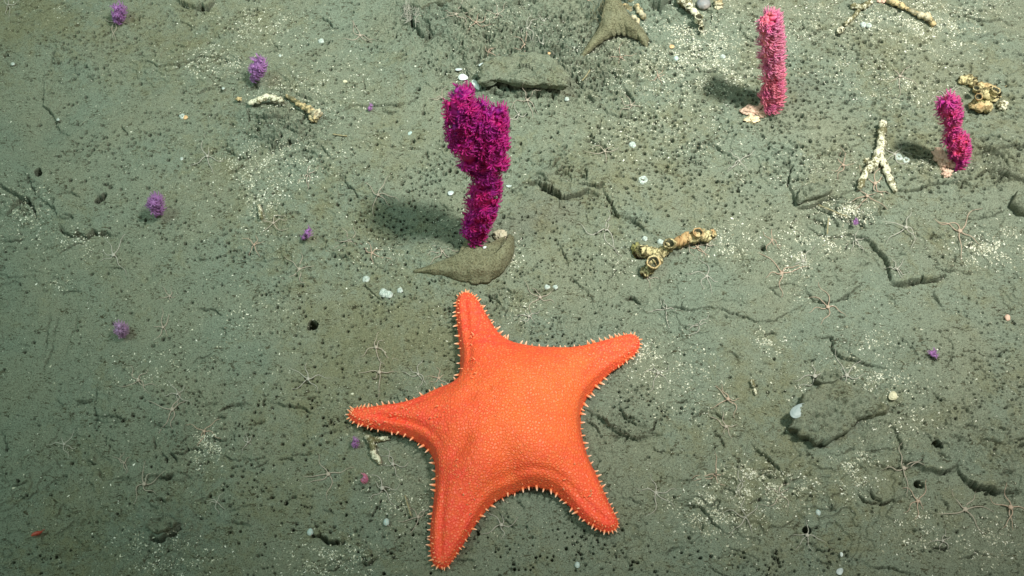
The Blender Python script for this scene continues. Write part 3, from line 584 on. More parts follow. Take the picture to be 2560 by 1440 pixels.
def coral(name, label, cat, bodies, ybase_px, polyps, pol_len, mats, lean=0.0, sweep=0.5, seed=1, group=None, fan=(.42, 1.1), bodymat=None, sp=0.62, zoff=0.0, up=.15, gap=-.30, slim=1.0):
    """bodies: list of [(px,py,radius px)...] skeletons in the coral's upright sheet, which stands on the seabed at ybase_px"""
    rr = random.Random(seed); base = G(*ybase_px)
    def PV(px, py):                                    # where the line of sight meets the upright (leaning) sheet through the base
        d = ray(px, py); nrm = Vector((0, 1, -lean)).normalized(); t = (base - CAM).dot(nrm) / d.dot(nrm); return CAM + d * t
    root = empty(name, base, label, cat, group)
    mb = MB(); samples = []
    for br in bodies:
        q = smooth_path([(*PV(x, y), r * PX) for x, y, r in br], 8)
        pts = [Vector(v[:3]) for v in q]; rad = [max(v[3] * slim, .0006) for v in q]
        rad = [q_ * (1 + .22 * float(perlin(k_ * .33, seed * 1.7, 5))) for k_, q_ in enumerate(rad)]; mb.tube(pts, rad, 12, rough=.10)
        for i in range(len(pts) - 1):
            samples.append((pts[i], pts[i + 1], rad[i]))
        samples.append((pts[-4], pts[-1], -rad[-4] * 1.0))
    mb.build("branch", bodymat or mats[0], root)
    cand = []
    wts = [abs(s[2]) * ((s[1] - s[0]).length + (.002 if s[2] > 0 else .012)) for s in samples]
    for _ in range(polyps * 40):
        a, b, r = rr.choices(samples, wts)[0]; ax = (b - a).normalized(); u = rr.random(); c = a.lerp(b, u)
        v = Vector((rr.gauss(0, 1), rr.gauss(0, 1), rr.gauss(0, 1)))
        if r > 0: v -= ax * v.dot(ax) * .85
        elif v.dot(ax) < 0: v = -v
        v.normalize(); p = c + v * abs(r) * .92
        if float(perlin(p.x * 75 + p.y * 30, p.z * 75, seed)) < gap: continue
        if all((p - o[0]).length > pol_len * sp for o in cand): cand.append((p, v))
        if len(cand) >= polyps: break
    cand.sort(key=lambda o: (o[0] - CAM).length)
    pm = [polyp_mesh("polyp", mats, fan[0], fan[1], sweep * .25, seed * 10 + i) for i in range(3)]
    rest = MB()
    for i, (p, v) in enumerate(cand):
        d = (v + Vector((sweep, -.15, up))).normalized(); s = pol_len * rr.uniform(.72, 1.32)
        q = d.to_track_quat('Z', 'Y') @ Matrix.Rotation(rr.uniform(0, .8), 3, 'Z').to_quaternion()
        if i < 100:
            o = bpy.data.objects.new("polyp", pm[i % 3]); C.link(o); o.parent = root; o.location = p - root.location; o.rotation_euler = q.to_euler(); o.scale = (s, s, s)
        else:
            m = pm[i % 3]; rest.add([p + q @ (vv.co * s) for vv in m.vertices], [tuple(f.vertices) for f in m.polygons])
    if rest.v: tag(rest.build("far_polyps", mats[1], root), kind="stuff")
    return root

MP0 = mat_coral("magenta_polyp_body", (0.42, 0.006, 0.12), (0.24, 0.014, 0.22), (0.36, 0.010, 0.17))
MP1 = mat_coral("magenta_tentacle", (0.46, 0.005, 0.13), (0.30, 0.008, 0.20), (0.42, 0.008, 0.18))
MPB = mat_plain("magenta_branch", (0.45, 0.02, 0.10), (0.30, 0.01, 0.16), 200, 0.5)
MK0 = mat_coral("pink_polyp_body", (0.84, 0.24, 0.24), (0.70, 0.12, 0.24), (0.78, 0.18, 0.29))
MK1 = mat_coral("pink_tentacle", (0.80, 0.19, 0.27), (0.64, 0.10, 0.30), (0.80, 0.29, 0.42))
MKB = mat_plain("salmon_branch", (0.85, 0.22, 0.20), (0.80, 0.13, 0.16), 120, 0.5)
MR0 = mat_coral("crimson_polyp_body", (0.62, 0.05, 0.12), (0.36, 0.02, 0.20), (0.66, 0.05, 0.18))
MR1 = mat_coral("crimson_tentacle", (0.62, 0.035, 0.19), (0.40, 0.018, 0.26), (0.72, 0.07, 0.26))
MS0 = mat_coral("violet_polyp_body", (0.34, 0.16, 0.37), (0.30, 0.13, 0.35), (0.38, 0.20, 0.42))
MS1 = mat_coral("violet_tentacle", (0.38, 0.15, 0.41), (0.34, 0.13, 0.39), (0.42, 0.21, 0.46))
MF0 = mat_coral("pale_violet_flesh", (0.40, 0.20, 0.40), (0.34, 0.20, 0.36), (0.42, 0.26, 0.42))

coral("soft_coral", "tall deep magenta two-lobed soft coral above the orange starfish", "coral",
      [[(1188,604,9),(1185,575,20),(1195,540,26),(1208,490,28),(1218,440,25),(1222,395,30),(1224,350,32),(1228,315,30),(1234,296,20),(1236,286,6)],
       [(1205,430,18),(1180,395,28),(1170,350,34),(1164,310,34),(1155,275,34),(1155,250,25),(1155,238,8)], [(1196,350,24),(1196,310,24),(1198,285,17),(1200,272,8)], [(1150,372,8),(1132,370,6),(1120,368,4)], [(1180,555,12),(1163,553,6)]],
      (1188, 606), 380, .0086, [MP0, MP1], lean=.10, slim=.86, sweep=.75, seed=3, bodymat=MP0, sp=.42)
coral("soft_coral", "bright pink column-shaped soft coral rising from a lumpy pink crust", "coral",
      [[(1922,268,12),(1924,256,22),(1928,235,22),(1930,190,22),(1926,140,24),(1924,95,25),(1921,62,25),(1920,46,20),(1919,36,8)]],
      (1924, 276), 250, .0078, [MK0, MK1], lean=.10, sweep=.85, seed=5, slim=.62, fan=(.62, .6), bodymat=MK0, sp=.40)
coral("soft_coral", "crimson and purple knobbly soft coral at the right beside a brown tube cluster", "coral",
      [[(2388,412,6),(2396,398,14),(2400,375,19),(2388,352,21),(2378,330,10),(2374,314,9),(2380,304,9),(2374,282,19),(2372,262,19),(2374,252,11)]],
      (2380, 414), 130, .0070, [MR0, MR1], lean=.10, slim=.74, sweep=.65, seed=8, bodymat=MR0, sp=.46)
# young colonies on the left
for nm in [
  ("small violet soft coral beside a brittle star near the top left corner", [[(292,52,3),(292,42,5),(294,30,7),(297,22,4)]], (292,54), 20, .0062, [MS0, MS1], 21),
  ("small violet soft coral between the top crack and the pale stick", [[(632,198,3),(634,188,6),(640,172,8),(648,158,6)]], (632,200), 26, .0070, [MS0, MS1], 22),
  ("small mauve soft coral casting a smudge of shade left of centre", [[(390,542,3),(388,530,5),(386,514,8),(388,500,6)]], (390,544), 24, .0062, [MS0, MS1], 23),
  ("tiny dark violet coral sprig left of the magenta coral's shadow", [[(756,600,1.5),(759,590,3),(766,580,3)]], (756,602), 9, .0045, [MS0, MS1], 24),
  ("faint mauve coral bud at the lower left over a dark hole", [[(298,838,2),(300,828,6),(304,820,5)]], (298,840), 16, .0055, [MF0, MF0], 25),
  ("tiny purple coral bud above the dark broken ledge on the right", [[(2136,560,1.5),(2137,552,3)]], (2136,562), 6, .0035, [MS0, MS1], 26),
  ("tiny purple coral bud in the holey mud at the right edge", [[(2331,892,1.5),(2332,884,4)]], (2331,893), 9, .0038, [MS0, MS1], 27),
  ("tiny purple coral speck at the end of the upper left crack's ledge", [[(924,275,1),(925,268,2)]], (924,276), 5, .0032, [MS0, MS1], 28),
  ("tiny pale pink coral bud below the starfish's left arm", [[(910,1201,1.5),(910,1195,3.5)]], (910,1202), 9, .0035, [MF0, MK1], 29),
  ("dim violet bud in the shade beside the stick under the starfish arm", [[(886,1112,2),(886,1104,5)]], (886,1114), 7, .0035, [MS0, MS1], 30)]:
    lab, b, yb, n, L, ms, sd_ = nm
    coral("young_coral", lab, "coral", b, yb, n, L, ms, sweep=.9, seed=sd_, gap=-9, group="young corals scattered over the mud", bodymat=ms[0], sp=.42, up=.5)

# ------------------------------------------------------------------ lumps, shells, sponges, branching fragments
def lump_mb(px, py, rx, ry, hz, rough=.25, seed=0, n=28, f=1.0, tilt=0.0, sink=.15):
    """a knobbly lump sitting on the seabed, sizes in photo pixels"""
    c = G(px, py); mb = MB(); nv = n; nu = n * 2; vs = []; fs = []
    ph = seed * 3.7
    for j in range(nv + 1):
        th = math.pi * j / nv
        for i in range(nu):
            a = 2 * math.pi * i / nu; d = Vector((math.sin(th) * math.cos(a), math.sin(th) * math.sin(a), math.cos(th)))
            k = 1 + rough * (float(perlin(d.x * 1.6 * f + ph, d.y * 1.6 * f + d.z * 1.3 * f, seed)) + .6 * float(perlin(d.x * 3.9 * f + d.z * 2 * f, d.y * 3.9 * f + ph, seed + 1)) + .35 * float(perlin(d.x * 8 * f + ph, d.y * 8 * f + d.z * 7, seed + 2)))
            v = Vector((d.x * rx * PX * k, d.y * ry * PX * 1.12 * k, d.z * hz * PX * k))
            if tilt: v = Matrix.Rotation(tilt, 3, 'Z') @ v
            vs.append(c + v + Vector((0, 0, hz * PX * (1 - sink * 2) * .5)))
    for j in range(nv):
        for i in range(nu): fs.append((j * nu + i, (j + 1) * nu + i, (j + 1) * nu + (i + 1) % nu, j * nu + (i + 1) % nu))
    mb.add(vs, fs); return mb, c
def lump(name, label, cat, mat, *a, group=None, parent=None, **k):
    mb, c = lump_mb(*a, **k)
    if parent is not None: return mb.build(name, mat, parent)
    return tag(mb.build(name, mat, origin=c), label, cat, group)

h1 = empty("encrusting_sponge", G(1890, 285), "lumpy pale pink crust at the foot of the pink coral", "sponge")
lump("lobe", None, None, M_HOLD, 1882, 278, 28, 15, 12, rough=.4, seed=2, parent=h1); lump("lobe", None, None, M_HOLD, 1908, 284, 21, 11, 10, rough=.4, seed=3, parent=h1)
lump("lobe", None, None, mat_speckle("cream_crust", (0.74, 0.62, 0.40), (0.35, 0.28, 0.16), 230, .56, .72), 1880, 301, 19, 12, 10, rough=.4, seed=4, parent=h1)
lump("lobe", None, None, M_HOLD, 1905, 268, 9, 9, 14, rough=.3, seed=6, parent=h1)
h2 = empty("encrusting_sponge", G(2360, 420), "pale pinkish lobed crust at the foot of the crimson coral", "sponge")
for i, (x, y, a, b, z) in enumerate([(2345, 392, 15, 22, 16), (2365, 405, 17, 17, 18), (2366, 436, 14, 12, 12), (2384, 415, 12, 11, 12), (2355, 415, 10, 14, 12)]):
    lump("lobe", None, None, M_HOLD, x, y, a, b, z, rough=.35, seed=10 + i, parent=h2)

def mat_gauze(name):
    t = Nt(name); co = t.co("Object"); n = t.noise(co, 70, 5, .65, .8); f = t.noise(co, 700, 3, .7)
    col = t.mix(t.ramp(n, [(.35, 0.0), (.65, 1.0)]), (0.215, 0.208, 0.122), (0.250, 0.252, 0.160)); col = t.mix(t.ramp(f, [(.35, .5), (.5, 0.0)]), col, (0.08, 0.075, 0.03))
    g = t.noise(co, 620, 3, .7); al = t.ramp(t.math('ADD', g, t.math('MULTIPLY', t.math('SUBTRACT', n, .5), .35)), [(.36, 0.25), (.50, 1.0)])
    t.L.new(al, t.b.inputs["Alpha"])
    return t.out(col, .9, t.bump(t.noise(co, 500, 4, .7), 1.0, .0016, t.bump(t.noise(co, 130, 5, .7), .9, .004)), .15)
M_GAUZE = mat_gauze("olive_gauze")
def loft(name, mat, A, Bq, hA, hB, bulge, parent, seed, nseg=6):
    """sheet between a rim line A and a foot line B (px, py), heights in mm, bulging out between them"""
    m = 8; a = smooth_path([(*p, h) for p, h in zip(A, hA)], nseg); b = smooth_path([(*p, h) for p, h in zip(Bq, hB)], nseg); K = 14; vs = []; mb = MB()
    for i in range(len(a)):
        w = math.sin(math.pi * min(1, max(0, i / (len(a) - 1)))) ** .5
        for k in range(K + 1):
            u = k / K; px = a[i][0] * (1 - u) + b[i][0] * u; py = a[i][1] * (1 - u) + b[i][1] * u + 5 * w * u * float(perlin(i * .5, seed, 3))
            z = (a[i][2] * (1 - u) + b[i][2] * u + bulge * w * math.sin(math.pi * u) + 1.6 * w * float(perlin(px * .045, py * .045, seed)) + .5 * float(perlin(px * .15, py * .15, seed + 4))) * .001
            vs.append(G(px, py, z))
    n = K + 1; fs = [(i * n + k, (i + 1) * n + k, (i + 1) * n + k + 1, i * n + k + 1) for i in range(len(a) - 1) for k in range(K)]
    mb.add(vs, fs); o = mb.build(name, mat, parent)
    s = o.modifiers.new("thick", 'SOLIDIFY'); s.thickness = .0012; s.offset = 0; return o
s1 = empty("sponge", G(1200, 670), "olive horn-shaped gauzy sponge curling below the magenta coral", "sponge")
loft("outer_sheet", M_GAUZE, [(1032,677),(1068,666),(1110,650),(1148,632),(1170,618),(1195,634),(1222,638),(1246,626),(1264,602),(1272,585)],
     [(1036,680),(1075,684),(1115,692),(1155,703),(1185,709),(1215,707),(1245,692),(1268,665),(1284,630),(1284,592)],
     [0, 3, 7, 12, 16, 17, 17, 17, 14, 5], [0, 1, 1.5, 1.5, 1.5, 1, 1, 1, 1, 1], 7, s1, 3)
loft("inner_sheet", M_GAUZE, [(1148,632),(1160,606),(1178,600),(1205,612),(1225,608),(1245,598),(1262,590)], [(1150,634),(1166,628),(1182,630),(1205,640),(1225,638),(1245,625),(1264,603)], [6, 5, 8, 5, 6, 6, 4], [12, 3, 3, 2, 3, 5, 12], 0, s1, 9)
lump("encrusting_sponge", "small pale bud of flesh behind the olive horn sponge's rim", "sponge", mat_plain("pale_bud", (0.42, 0.42, 0.30), (0.60, 0.52, 0.38), 150, .6), 1252, 590, 17, 15, 13, rough=.3, seed=31)
s2 = empty("sponge", G(1540, 60), "olive gauzy sponge with two trailing legs hanging at the top edge", "sponge")
loft("outer_sheet", M_GAUZE, [(1446,148),(1478,98),(1500,62),(1508,22),(1530,-28),(1562,22),(1582,48),(1606,72),(1622,98)], [(1456,144),(1496,112),(1520,96),(1538,88),(1556,87),(1576,92),(1594,100),(1608,112),(1618,120)],
     [0, 5, 11, 17, 24, 18, 13, 8, 2], [0, 2, 5, 8, 8, 6, 4, 2, 0], 7, s2, 13)
mb = MB()
for i in range(16):
    x = R.uniform(1478, 1535); y0 = R.uniform(-30, 8); p = [G(x + (R.random() - .5) * 12 + k * R.uniform(-3, 4), y0 + k * R.uniform(10, 14), .024 - k * .0022) for k in range(8)]
    mb.tube([Vector(v) for v in smooth_path([tuple(q) for q in p], 2)], [.0003] * 15, 4)
mb.build("strand", M_GAUZE, s2)
mb = MB()
for i in range(26):
    x = R.uniform(1010, 1060); y0 = R.uniform(-10, 30); p = [G(x + k * R.uniform(-4, 2), y0 + k * R.uniform(4, 10), .007 - k * .001) for k in range(6)]
    mb.tube([Vector(v) for v in smooth_path([tuple(q) for q in p], 2)], [.00026] * 11, 4)
tag(mb.build("hydroid", M_BS[1], origin=G(1035, 20)), "grey feathery tuft of fine threads on the ledge at the top", "hydroid")

def frag(name, label, mat, limbs, cups=(), cat="dead coral", lumps=(), group=None, olive=()):
    """limbs: [(px,py,lift mm,radius px)...]; cups: (px,py,lift mm,radius px,depth px, tiltx, tilty)"""
    root = empty(name, G(limbs[0][0][0], limbs[0][0][1]), label, cat, group)
    for li, l in enumerate(limbs):
        q = smooth_path([(*G(x, y, z * .001 + r * PX * .7), r * PX) for x, y, z, r in l], 9); mb = MB()
        ph = R.uniform(0, 9); rad = [v[3] * (1 + .16 * math.sin(i * .9 + ph) + R.uniform(-.10, .10)) for i, v in enumerate(q)]
        pts = [Vector(v[:3]) for v in q]; pts = [pts[0] - (pts[1] - pts[0]) * .3] + pts + [pts[-1] + (pts[-1] - pts[-2]) * .3]; rad = [rad[0] * .55] + rad + [rad[-1] * .55]
        pts = [p_ + Vector((R.uniform(-.16, .16), R.uniform(-.16, .16), -.22)) * r_ for p_, r_ in zip(pts, rad)]; mb.tube(pts, rad, 14, rough=.2); mb.build("branch", mat, root)
    for cu in cups:
        x, y, z, r, dp, tx, ty = cu; c = G(x, y, z * .001); ax = Vector((tx, ty, 1)).normalized(); r *= PX; dp *= PX
        mb = MB(); q = ax.to_track_quat('Z', 'Y'); prof = [(.72, -1.2), (.85, -.5), (1.0, 0), (1.06, .06), (.98, .12), (.80, .04), (.70, -.5), (.55, -1.0), (.0, -1.05)]; n = 20; vs = []
        jit = [R.uniform(.93, 1.07) for _ in range(n)]
        for pr, pz in prof:
            for k in range(n):
                a = 2 * math.pi * k / n; vs.append(c + q @ Vector((math.cos(a) * r * pr * jit[k], math.sin(a) * r * pr * jit[k], pz * dp * (1 + (jit[k] - 1) * (1 if pz > -.1 else 0)) + (jit[k] - 1) * dp * .6 * (abs(pz) < .2))))
        m = len(prof); fs = [(j * n + k, j * n + (k + 1) % n, (j + 1) * n + (k + 1) % n, (j + 1) * n + k) for j in range(m - 1) for k in range(n)]
        split = 4 * n
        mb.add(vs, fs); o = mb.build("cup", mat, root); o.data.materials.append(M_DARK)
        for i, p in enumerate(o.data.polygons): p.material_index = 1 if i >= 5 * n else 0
    for (x, y, rx, ry, hz, mt, sd) in lumps: lump("crust", None, None, mt, x, y, rx, ry, hz, rough=.4, seed=sd, parent=root)
    return root
frag("dead_coral_branch", "yellowish branching dead coral with round open cups right of the sponge", M_BRYO,
     [[(1602,626,5,15),(1625,627,6,13),(1652,630,8,12),(1672,614,10,13)], [(1652,628,7,11),(1640,645,8,14),(1630,662,9,15)], [(1632,665,5,12),(1616,676,3,12),(1610,684,2,11)],
      [(1672,612,9,11),(1700,602,7,13),(1725,594,7,14),(1750,588,8,14),(1776,589,6,13)]],
     [(1673,609,20,15,18,-.05,.05),(1634,655,21,17,17,.05,-.2),(1745,581,19,13,14,.0,.05)], lumps=[(1590, 627, 12, 16, 14, M_OLIVE, 3), (1781, 588, 9, 12, 10, M_BRYO, 5)])
frag("dead_coral_branch", "white speckled Y-shaped dead coral branch on the right", M_WHITE,
     [[(2207,304,2,9),(2206,330,3,10),(2203,365,4,11),(2196,395,5,12)], [(2198,390,4,11),(2180,412,4,12),(2165,430,3,9),(2148,470,2,8)], [(2198,392,4,10),(2212,410,4,9),(2220,435,3,9),(2238,476,2,7)]],
     lumps=[(2167, 408, 12, 10, 10, M_WHITE, 5)])
frag("dead_coral_cluster", "brown and cream cluster of broken tubes at the upper right", M_BRYO,
     [[(2398,200,3,9),(2420,196,4,13),(2438,205,5,13)], [(2440,215,5,15),(2470,225,7,20),(2490,240,6,18)], [(2430,258,4,12),(2455,266,5,14),(2480,264,4,12)]],
     [(2441,220,19,9,12,-.1,0),(2447,242,20,10,12,-.2,-.2),(2490,225,21,13,14,.2,.1)], lumps=[(2462, 240, 24, 22, 18, M_BRYO, 8), (2505, 266, 15, 11, 12, M_WHITE, 9), (2415, 197, 14, 8, 12, M_WHITE, 10), (2453, 264, 26, 9, 14, M_OLIVE, 11)])
frag("dead_coral_branch", "white chunk of dead coral with a hanging cup at the top edge", M_WHITE,
     [[(1700,-12,6,16),(1720,5,8,16),(1722,22,6,9)], [(1722,16,6,8),(1740,32,6,9),(1750,52,4,7),(1755,66,2,6)]],
     [(1747,42,14,12,16,.1,.1),(1752,72,5,7,8,-.1,-.8)], lumps=[(1795, 14, 13, 13, 13, M_YEL, 14)])
lump("clam_shell", "slate grey smooth shell wedged beside the white chunk at the top", "shell", mat_plain("slate_shell", (0.16, 0.19, 0.21), (0.34, 0.30, 0.27), 60, .5), 1758, 12, 20, 17, 14, rough=.05, seed=15)
frag("dead_coral_branch", "pale branching stick of dead coral at the top right with a round end", M_WHITE,
     [[(2130,12,3,8),(2150,18,4,9),(2165,12,5,8),(2178,2,5,8)], [(2150,22,2,6),(2130,45,2,6),(2112,60,1,6)], [(2104,70,2,8),(2100,78,2,8)]],
     [(2100,76,7,8,8,.0,-.5)])
frag("dead_coral_branch", "knobbly ochre branch lying diagonally across the top right corner area", M_YEL,
     [[(2220,0,3,8),(2245,8,4,9),(2270,22,3,6)], [(2270,22,3,5),(2300,36,4,8),(2320,42,5,10),(2338,62,2,6)]], lumps=[(2330, 60, 9, 10, 5, M_YEL, 3), (2205, 5, 13, 7, 8, M_HOLD, 4)])
frag("dead_coral_branch", "whitish stick of dead coral lying above the dark broken patch at upper left", M_WHITE,
     [[(622,256,2,6),(645,250,3,8),(668,242,4,9),(695,247,4,8),(708,250,3,6)]], lumps=[(598, 248, 9, 5, 5, M_YEL, 2)])
frag("dead_coral_branch", "ochre crusty branch curving down right of the upper left patch", M_YEL,
     [[(715,240,1,5),(735,250,2,6),(752,262,3,7),(772,272,3,9),(790,285,3,10)], [(790,275,3,9),(800,285,2,8)]], lumps=[(786, 296, 13, 12, 9, M_YEL, 6)])
frag("dead_coral_branch", "pale stick poking out under the starfish's left arm", M_WHITE,
     [[(914,1088,2,5),(925,1100,3,8),(932,1118,3,7),(934,1135,3,7),(950,1156,2,7)], [(928,1100,2,6),(950,1098,1,6),(972,1094,1,5)]])
frag("dead_coral_branch", "yellow crusted branch beside the olive sponge at the top", M_YEL,
     [[(1548,14,4,8),(1565,16,5,9),(1578,25,4,7)], [(1590,12,6,7),(1600,28,7,8),(1612,45,6,7)], [(1580,40,4,6),(1592,48,4,6),(1594,60,3,5)]], lumps=[(1578, 8, 10, 8, 8, M_YEL, 3), (1474, 6, 8, 8, 8, M_HOLD, 5)])
frag("dead_coral_stick", "short whitish stick standing left of centre beside a brittle star", M_WHITE, [[(646,512,1,4),(650,525,2,5),(652,545,2,5)]])
frag("dead_coral_stick", "tiny white branched stick in the mud below the Y branch", M_WHITE, [[(1880,950,1,4),(1884,965,2,4)], [(1886,972,1,3),(1890,985,1,3)]])
for lab, q in [("thin straight twig lying across the ledge below the Y branch", [(2045,512),(2070,522),(2100,535),(2118,540)]), ("upright brown twig beside the ledge below the Y branch", [(2072,545),(2070,560),(2068,585)]),
               ("brown twig sticking out right of the brown tube cluster", [(2505,222),(2520,212),(2535,205)]), ("reddish brown twig left of the pink spotted shell patch", [(832,335),(850,338),(868,340)]),
               ("long thin straw-coloured twig at lower left under the starfish arm", [(1012,1238),(1020,1265),(1028,1290)]), ("thin pale spicule at the foot of the olive top sponge", [(1475,175),(1465,190),(1455,202)])]:
    mb = MB(); p = smooth_path([tuple(G(x, y, .003)) for x, y in q], 4); mb.tube([Vector(v) for v in p], [.0007 + .0002 * math.sin(i * 2) for i in range(len(p))], 6)
    tag(mb.build("twig", M_TWIG, origin=G(*q[0])), lab, "twig")

# slabs of hardened mud lying on the seabed
def slab(label, outline, hz, seed, lift=0.0, tiltl=0.0, tilty=0.0):
    w = [P(x, y) for x, y in outline]; q = np.array(smooth_path([(p.x, p.y) for p in w] + [(w[0].x, w[0].y)], 10)[:-1]); c = q.mean(0); n = len(q); K = 46; vs = []
    cz = hgt(*c); mx = 0.5 * (q[:, 0].max() - q[:, 0].min()); my = 0.5 * (q[:, 1].max() - q[:, 1].min())
    jx = fbm(q[:, 0], q[:, 1], 90, 4, seed, .65); q2 = c + (q - c) * (1 + .085 * jx[:, None])
    for r in range(K + 1):
        t_ = r / K; p = c + (q2 - c) * t_; edge = (1 - np.clip(1 - t_, 0, .12) / .12)
        z = cz + (hz * (1 - .45 * edge ** 3) + .0034 * fbm(p[:, 0], p[:, 1], 45, 4, seed + 2, .6) + .0030 * np.abs(fbm(p[:, 0], p[:, 1], 150, 3, seed + 5))) - tiltl * (p[:, 0] - c[0]) / mx - tilty * (p[:, 1] - c[1]) / my
        pit = fbm(p[:, 0], p[:, 1], 210, 1, seed + 9); z -= .0034 * np.clip(pit - .35, 0, .5) * 3; pit = fbm(p[:, 0] + 3, p[:, 1], 330, 1, seed + 19); z -= .003 * np.clip(pit - .45, 0, .4) * 3 * (1 - edge)
        for k in range(n): vs.append((p[k, 0], p[k, 1], float(z[k])))
    for s_in, zz in ((.995, .45), (.96, .15), (.90, -.25)):
        p = c + (q2 - c) * s_in * (1 + .02 * fbm(q2[:, 0], q2[:, 1], 200, 2, seed + int(zz * 10) + 20))[:, None]
        for k in range(n): vs.append((p[k, 0], p[k, 1], cz + hz * zz - (tiltl * (p[k, 0] - c[0]) / mx + tilty * (p[k, 1] - c[1]) / my if zz > 0 else 0)))
    fs = [(r * n + k, (r + 1) * n + k, (r + 1) * n + (k + 1) % n, r * n + (k + 1) % n) for r in range(1, K + 3) for k in range(n)] + [tuple(range(n, 2 * n))]
    mb = MB(); mb.add([Vector(v) for v in vs], fs if area > 0 else fs); o = mb.build("rock", M_ROCK, origin=Vector((c[0], c[1], cz)))
    return tag(o, label, "rock")
slab("rough olive rock slab with a grey shell on its left end, lower right", [(1966,1086),(1982,1050),(1998,1010),(2040,975),(2100,962),(2160,985),(2205,1015),(2214,1040),(2180,1048),(2140,1058),(2125,1082),(2085,1110),(2032,1128),(2005,1108)], .012, 3, tiltl=.003, tilty=.003)
slab("small crusty rock behind the big olive slab at the lower right", [(2030,965),(2048,945),(2085,938),(2098,950),(2082,968),(2050,972)], .008, 5)
slab("brown rough rock cut by the right edge of the photo", [(2520,520),(2530,495),(2565,480),(2600,480),(2610,530),(2575,545),(2540,545)], .012, 6)
slab("flat overhanging shelf of pitted mud right of the white shells", [(1198,238),(1200,200),(1230,165),(1300,150),(1370,160),(1410,195),(1420,236),(1408,248),(1360,242),(1300,240),(1268,234),(1240,226),(1222,236)], .0056, 7, tilty=.0055)
slab("crumbly ledge block below the Y-shaped white branch", [(1985,505),(2000,480),(2040,475),(2075,482),(2062,496),(2020,508),(1995,515)], .007, 8)
slab("low crusty lump of mud in the lower left near the bottom", [(375,1330),(390,1312),(425,1305),(450,1318),(430,1338),(400,1346)], .007, 9)
slab("craggy dark rock at the top left of the holey mound", [(1030,30),(1060,5),(1110,0),(1135,12),(1120,28),(1080,30),(1055,45)], .008, 12)

# shells
def shell(label, px, py, L, W, ang, mat=M_SHELL, h=.3, cat="shell", name="clam_shell", lift=.001):
    c = G(px, py, lift); mb = MB(); n = 22; vs = []; K = 9
    for j in range(K + 1):
        u = j / K
        for k in range(n):
            a = 2 * math.pi * k / n; e = 1 + .22 * math.cos(a)
            x = L * PX * u * math.cos(a); y = W * PX * u * math.sin(a) * (1 - .25 * math.cos(a)); z = h * W * PX * (1 - u * u) + .12 * h * W * PX * math.cos(u * 18)
            vs.append(c + Matrix.Rotation(-ang, 3, 'Z') @ Vector((x, y * 1.1, z)))
    fs = [(j * n + k, (j + 1) * n + k, (j + 1) * n + (k + 1) % n, j * n + (k + 1) % n) for j in range(1, K) for k in range(n)] + [tuple(range(n, 2 * n))]
    mb.add(vs, fs); o = mb.build(name, mat, origin=c); s = o.modifiers.new("thick", 'SOLIDIFY'); s.thickness = .0007; s.offset = -1
    return tag(o, label, cat)
shell("broken white shell half above the magenta coral", 1158, 193, 14, 10, .2, h=.7)
shell("long white shell leaning to the lower right above the magenta coral", 1190, 212, 20, 7, 1.1, h=.6)
shell("short grey blade of shell left of the white shells", 1147, 173, 10, 4, -.1, M_SHELLG)
shell("long grey blade of shell above the white shells", 1212, 160, 18, 5, -.25, M_SHELLG)
shell("flat grey leaf-shaped shell standing on the rock slab's left end", 1996, 1026, 24, 12, -.75, mat_plain("dull_shell", (0.26, 0.32, 0.32), (0.36, 0.42, 0.41), 120, .5), h=.4, lift=.016)
shell("round cream shell at the right end of the rock slab", 2233, 990, 10, 11, .6, M_SHELLC, h=.7, lift=.003)
shell("small white pebble-like shell inside the olive horn sponge", 1212, 618, 5, 3, -.5, h=.9, lift=.006)
shell("white drop-shaped shell in the mud at the bottom right", 2104, 1386, 3.5, 5, 0, h=.8)
shell("pale slanted shell at the bottom right with a dark hole above", 2100, 1428, 9, 6, -.8, M_SHELLG)
shell("grey shell lip under the dark ledge right of the magenta coral", 1275, 464, 11, 5, .2, M_SHELLG)
shell("dull white shell chip left of the magenta coral's stem", 1127, 482, 8, 6, -.4, M_SHELLG)
shell("tan round shell left of the fan of threads at the top", 1373, 133, 4, 4, 0, M_ORANGE, name="round_shell")
shell("tan round shell in the grit between sponge and pink coral", 1680, 116, 7, 6, 0, M_ORANGE, name="round_shell")
shell("small tan disc touching a white shell at upper left", 464, 293, 6, 6, 0, M_ORANGE, name="round_shell")
shell("pale yellow pebble shell left of the crumbly circle near the top", 863, 203, 6, 4, .2, M_SHELLC, name="round_shell")
shell("small white shell on the twig near the magenta coral's left", 884, 439, 5, 4, .5)
shell("white flake left of the magenta coral's narrow waist", 1042, 370, 6, 4, .2)
shell("curled pale shell in the crumbly drift at upper middle", 958, 170, 9, 4, -.5, M_SHELLC)
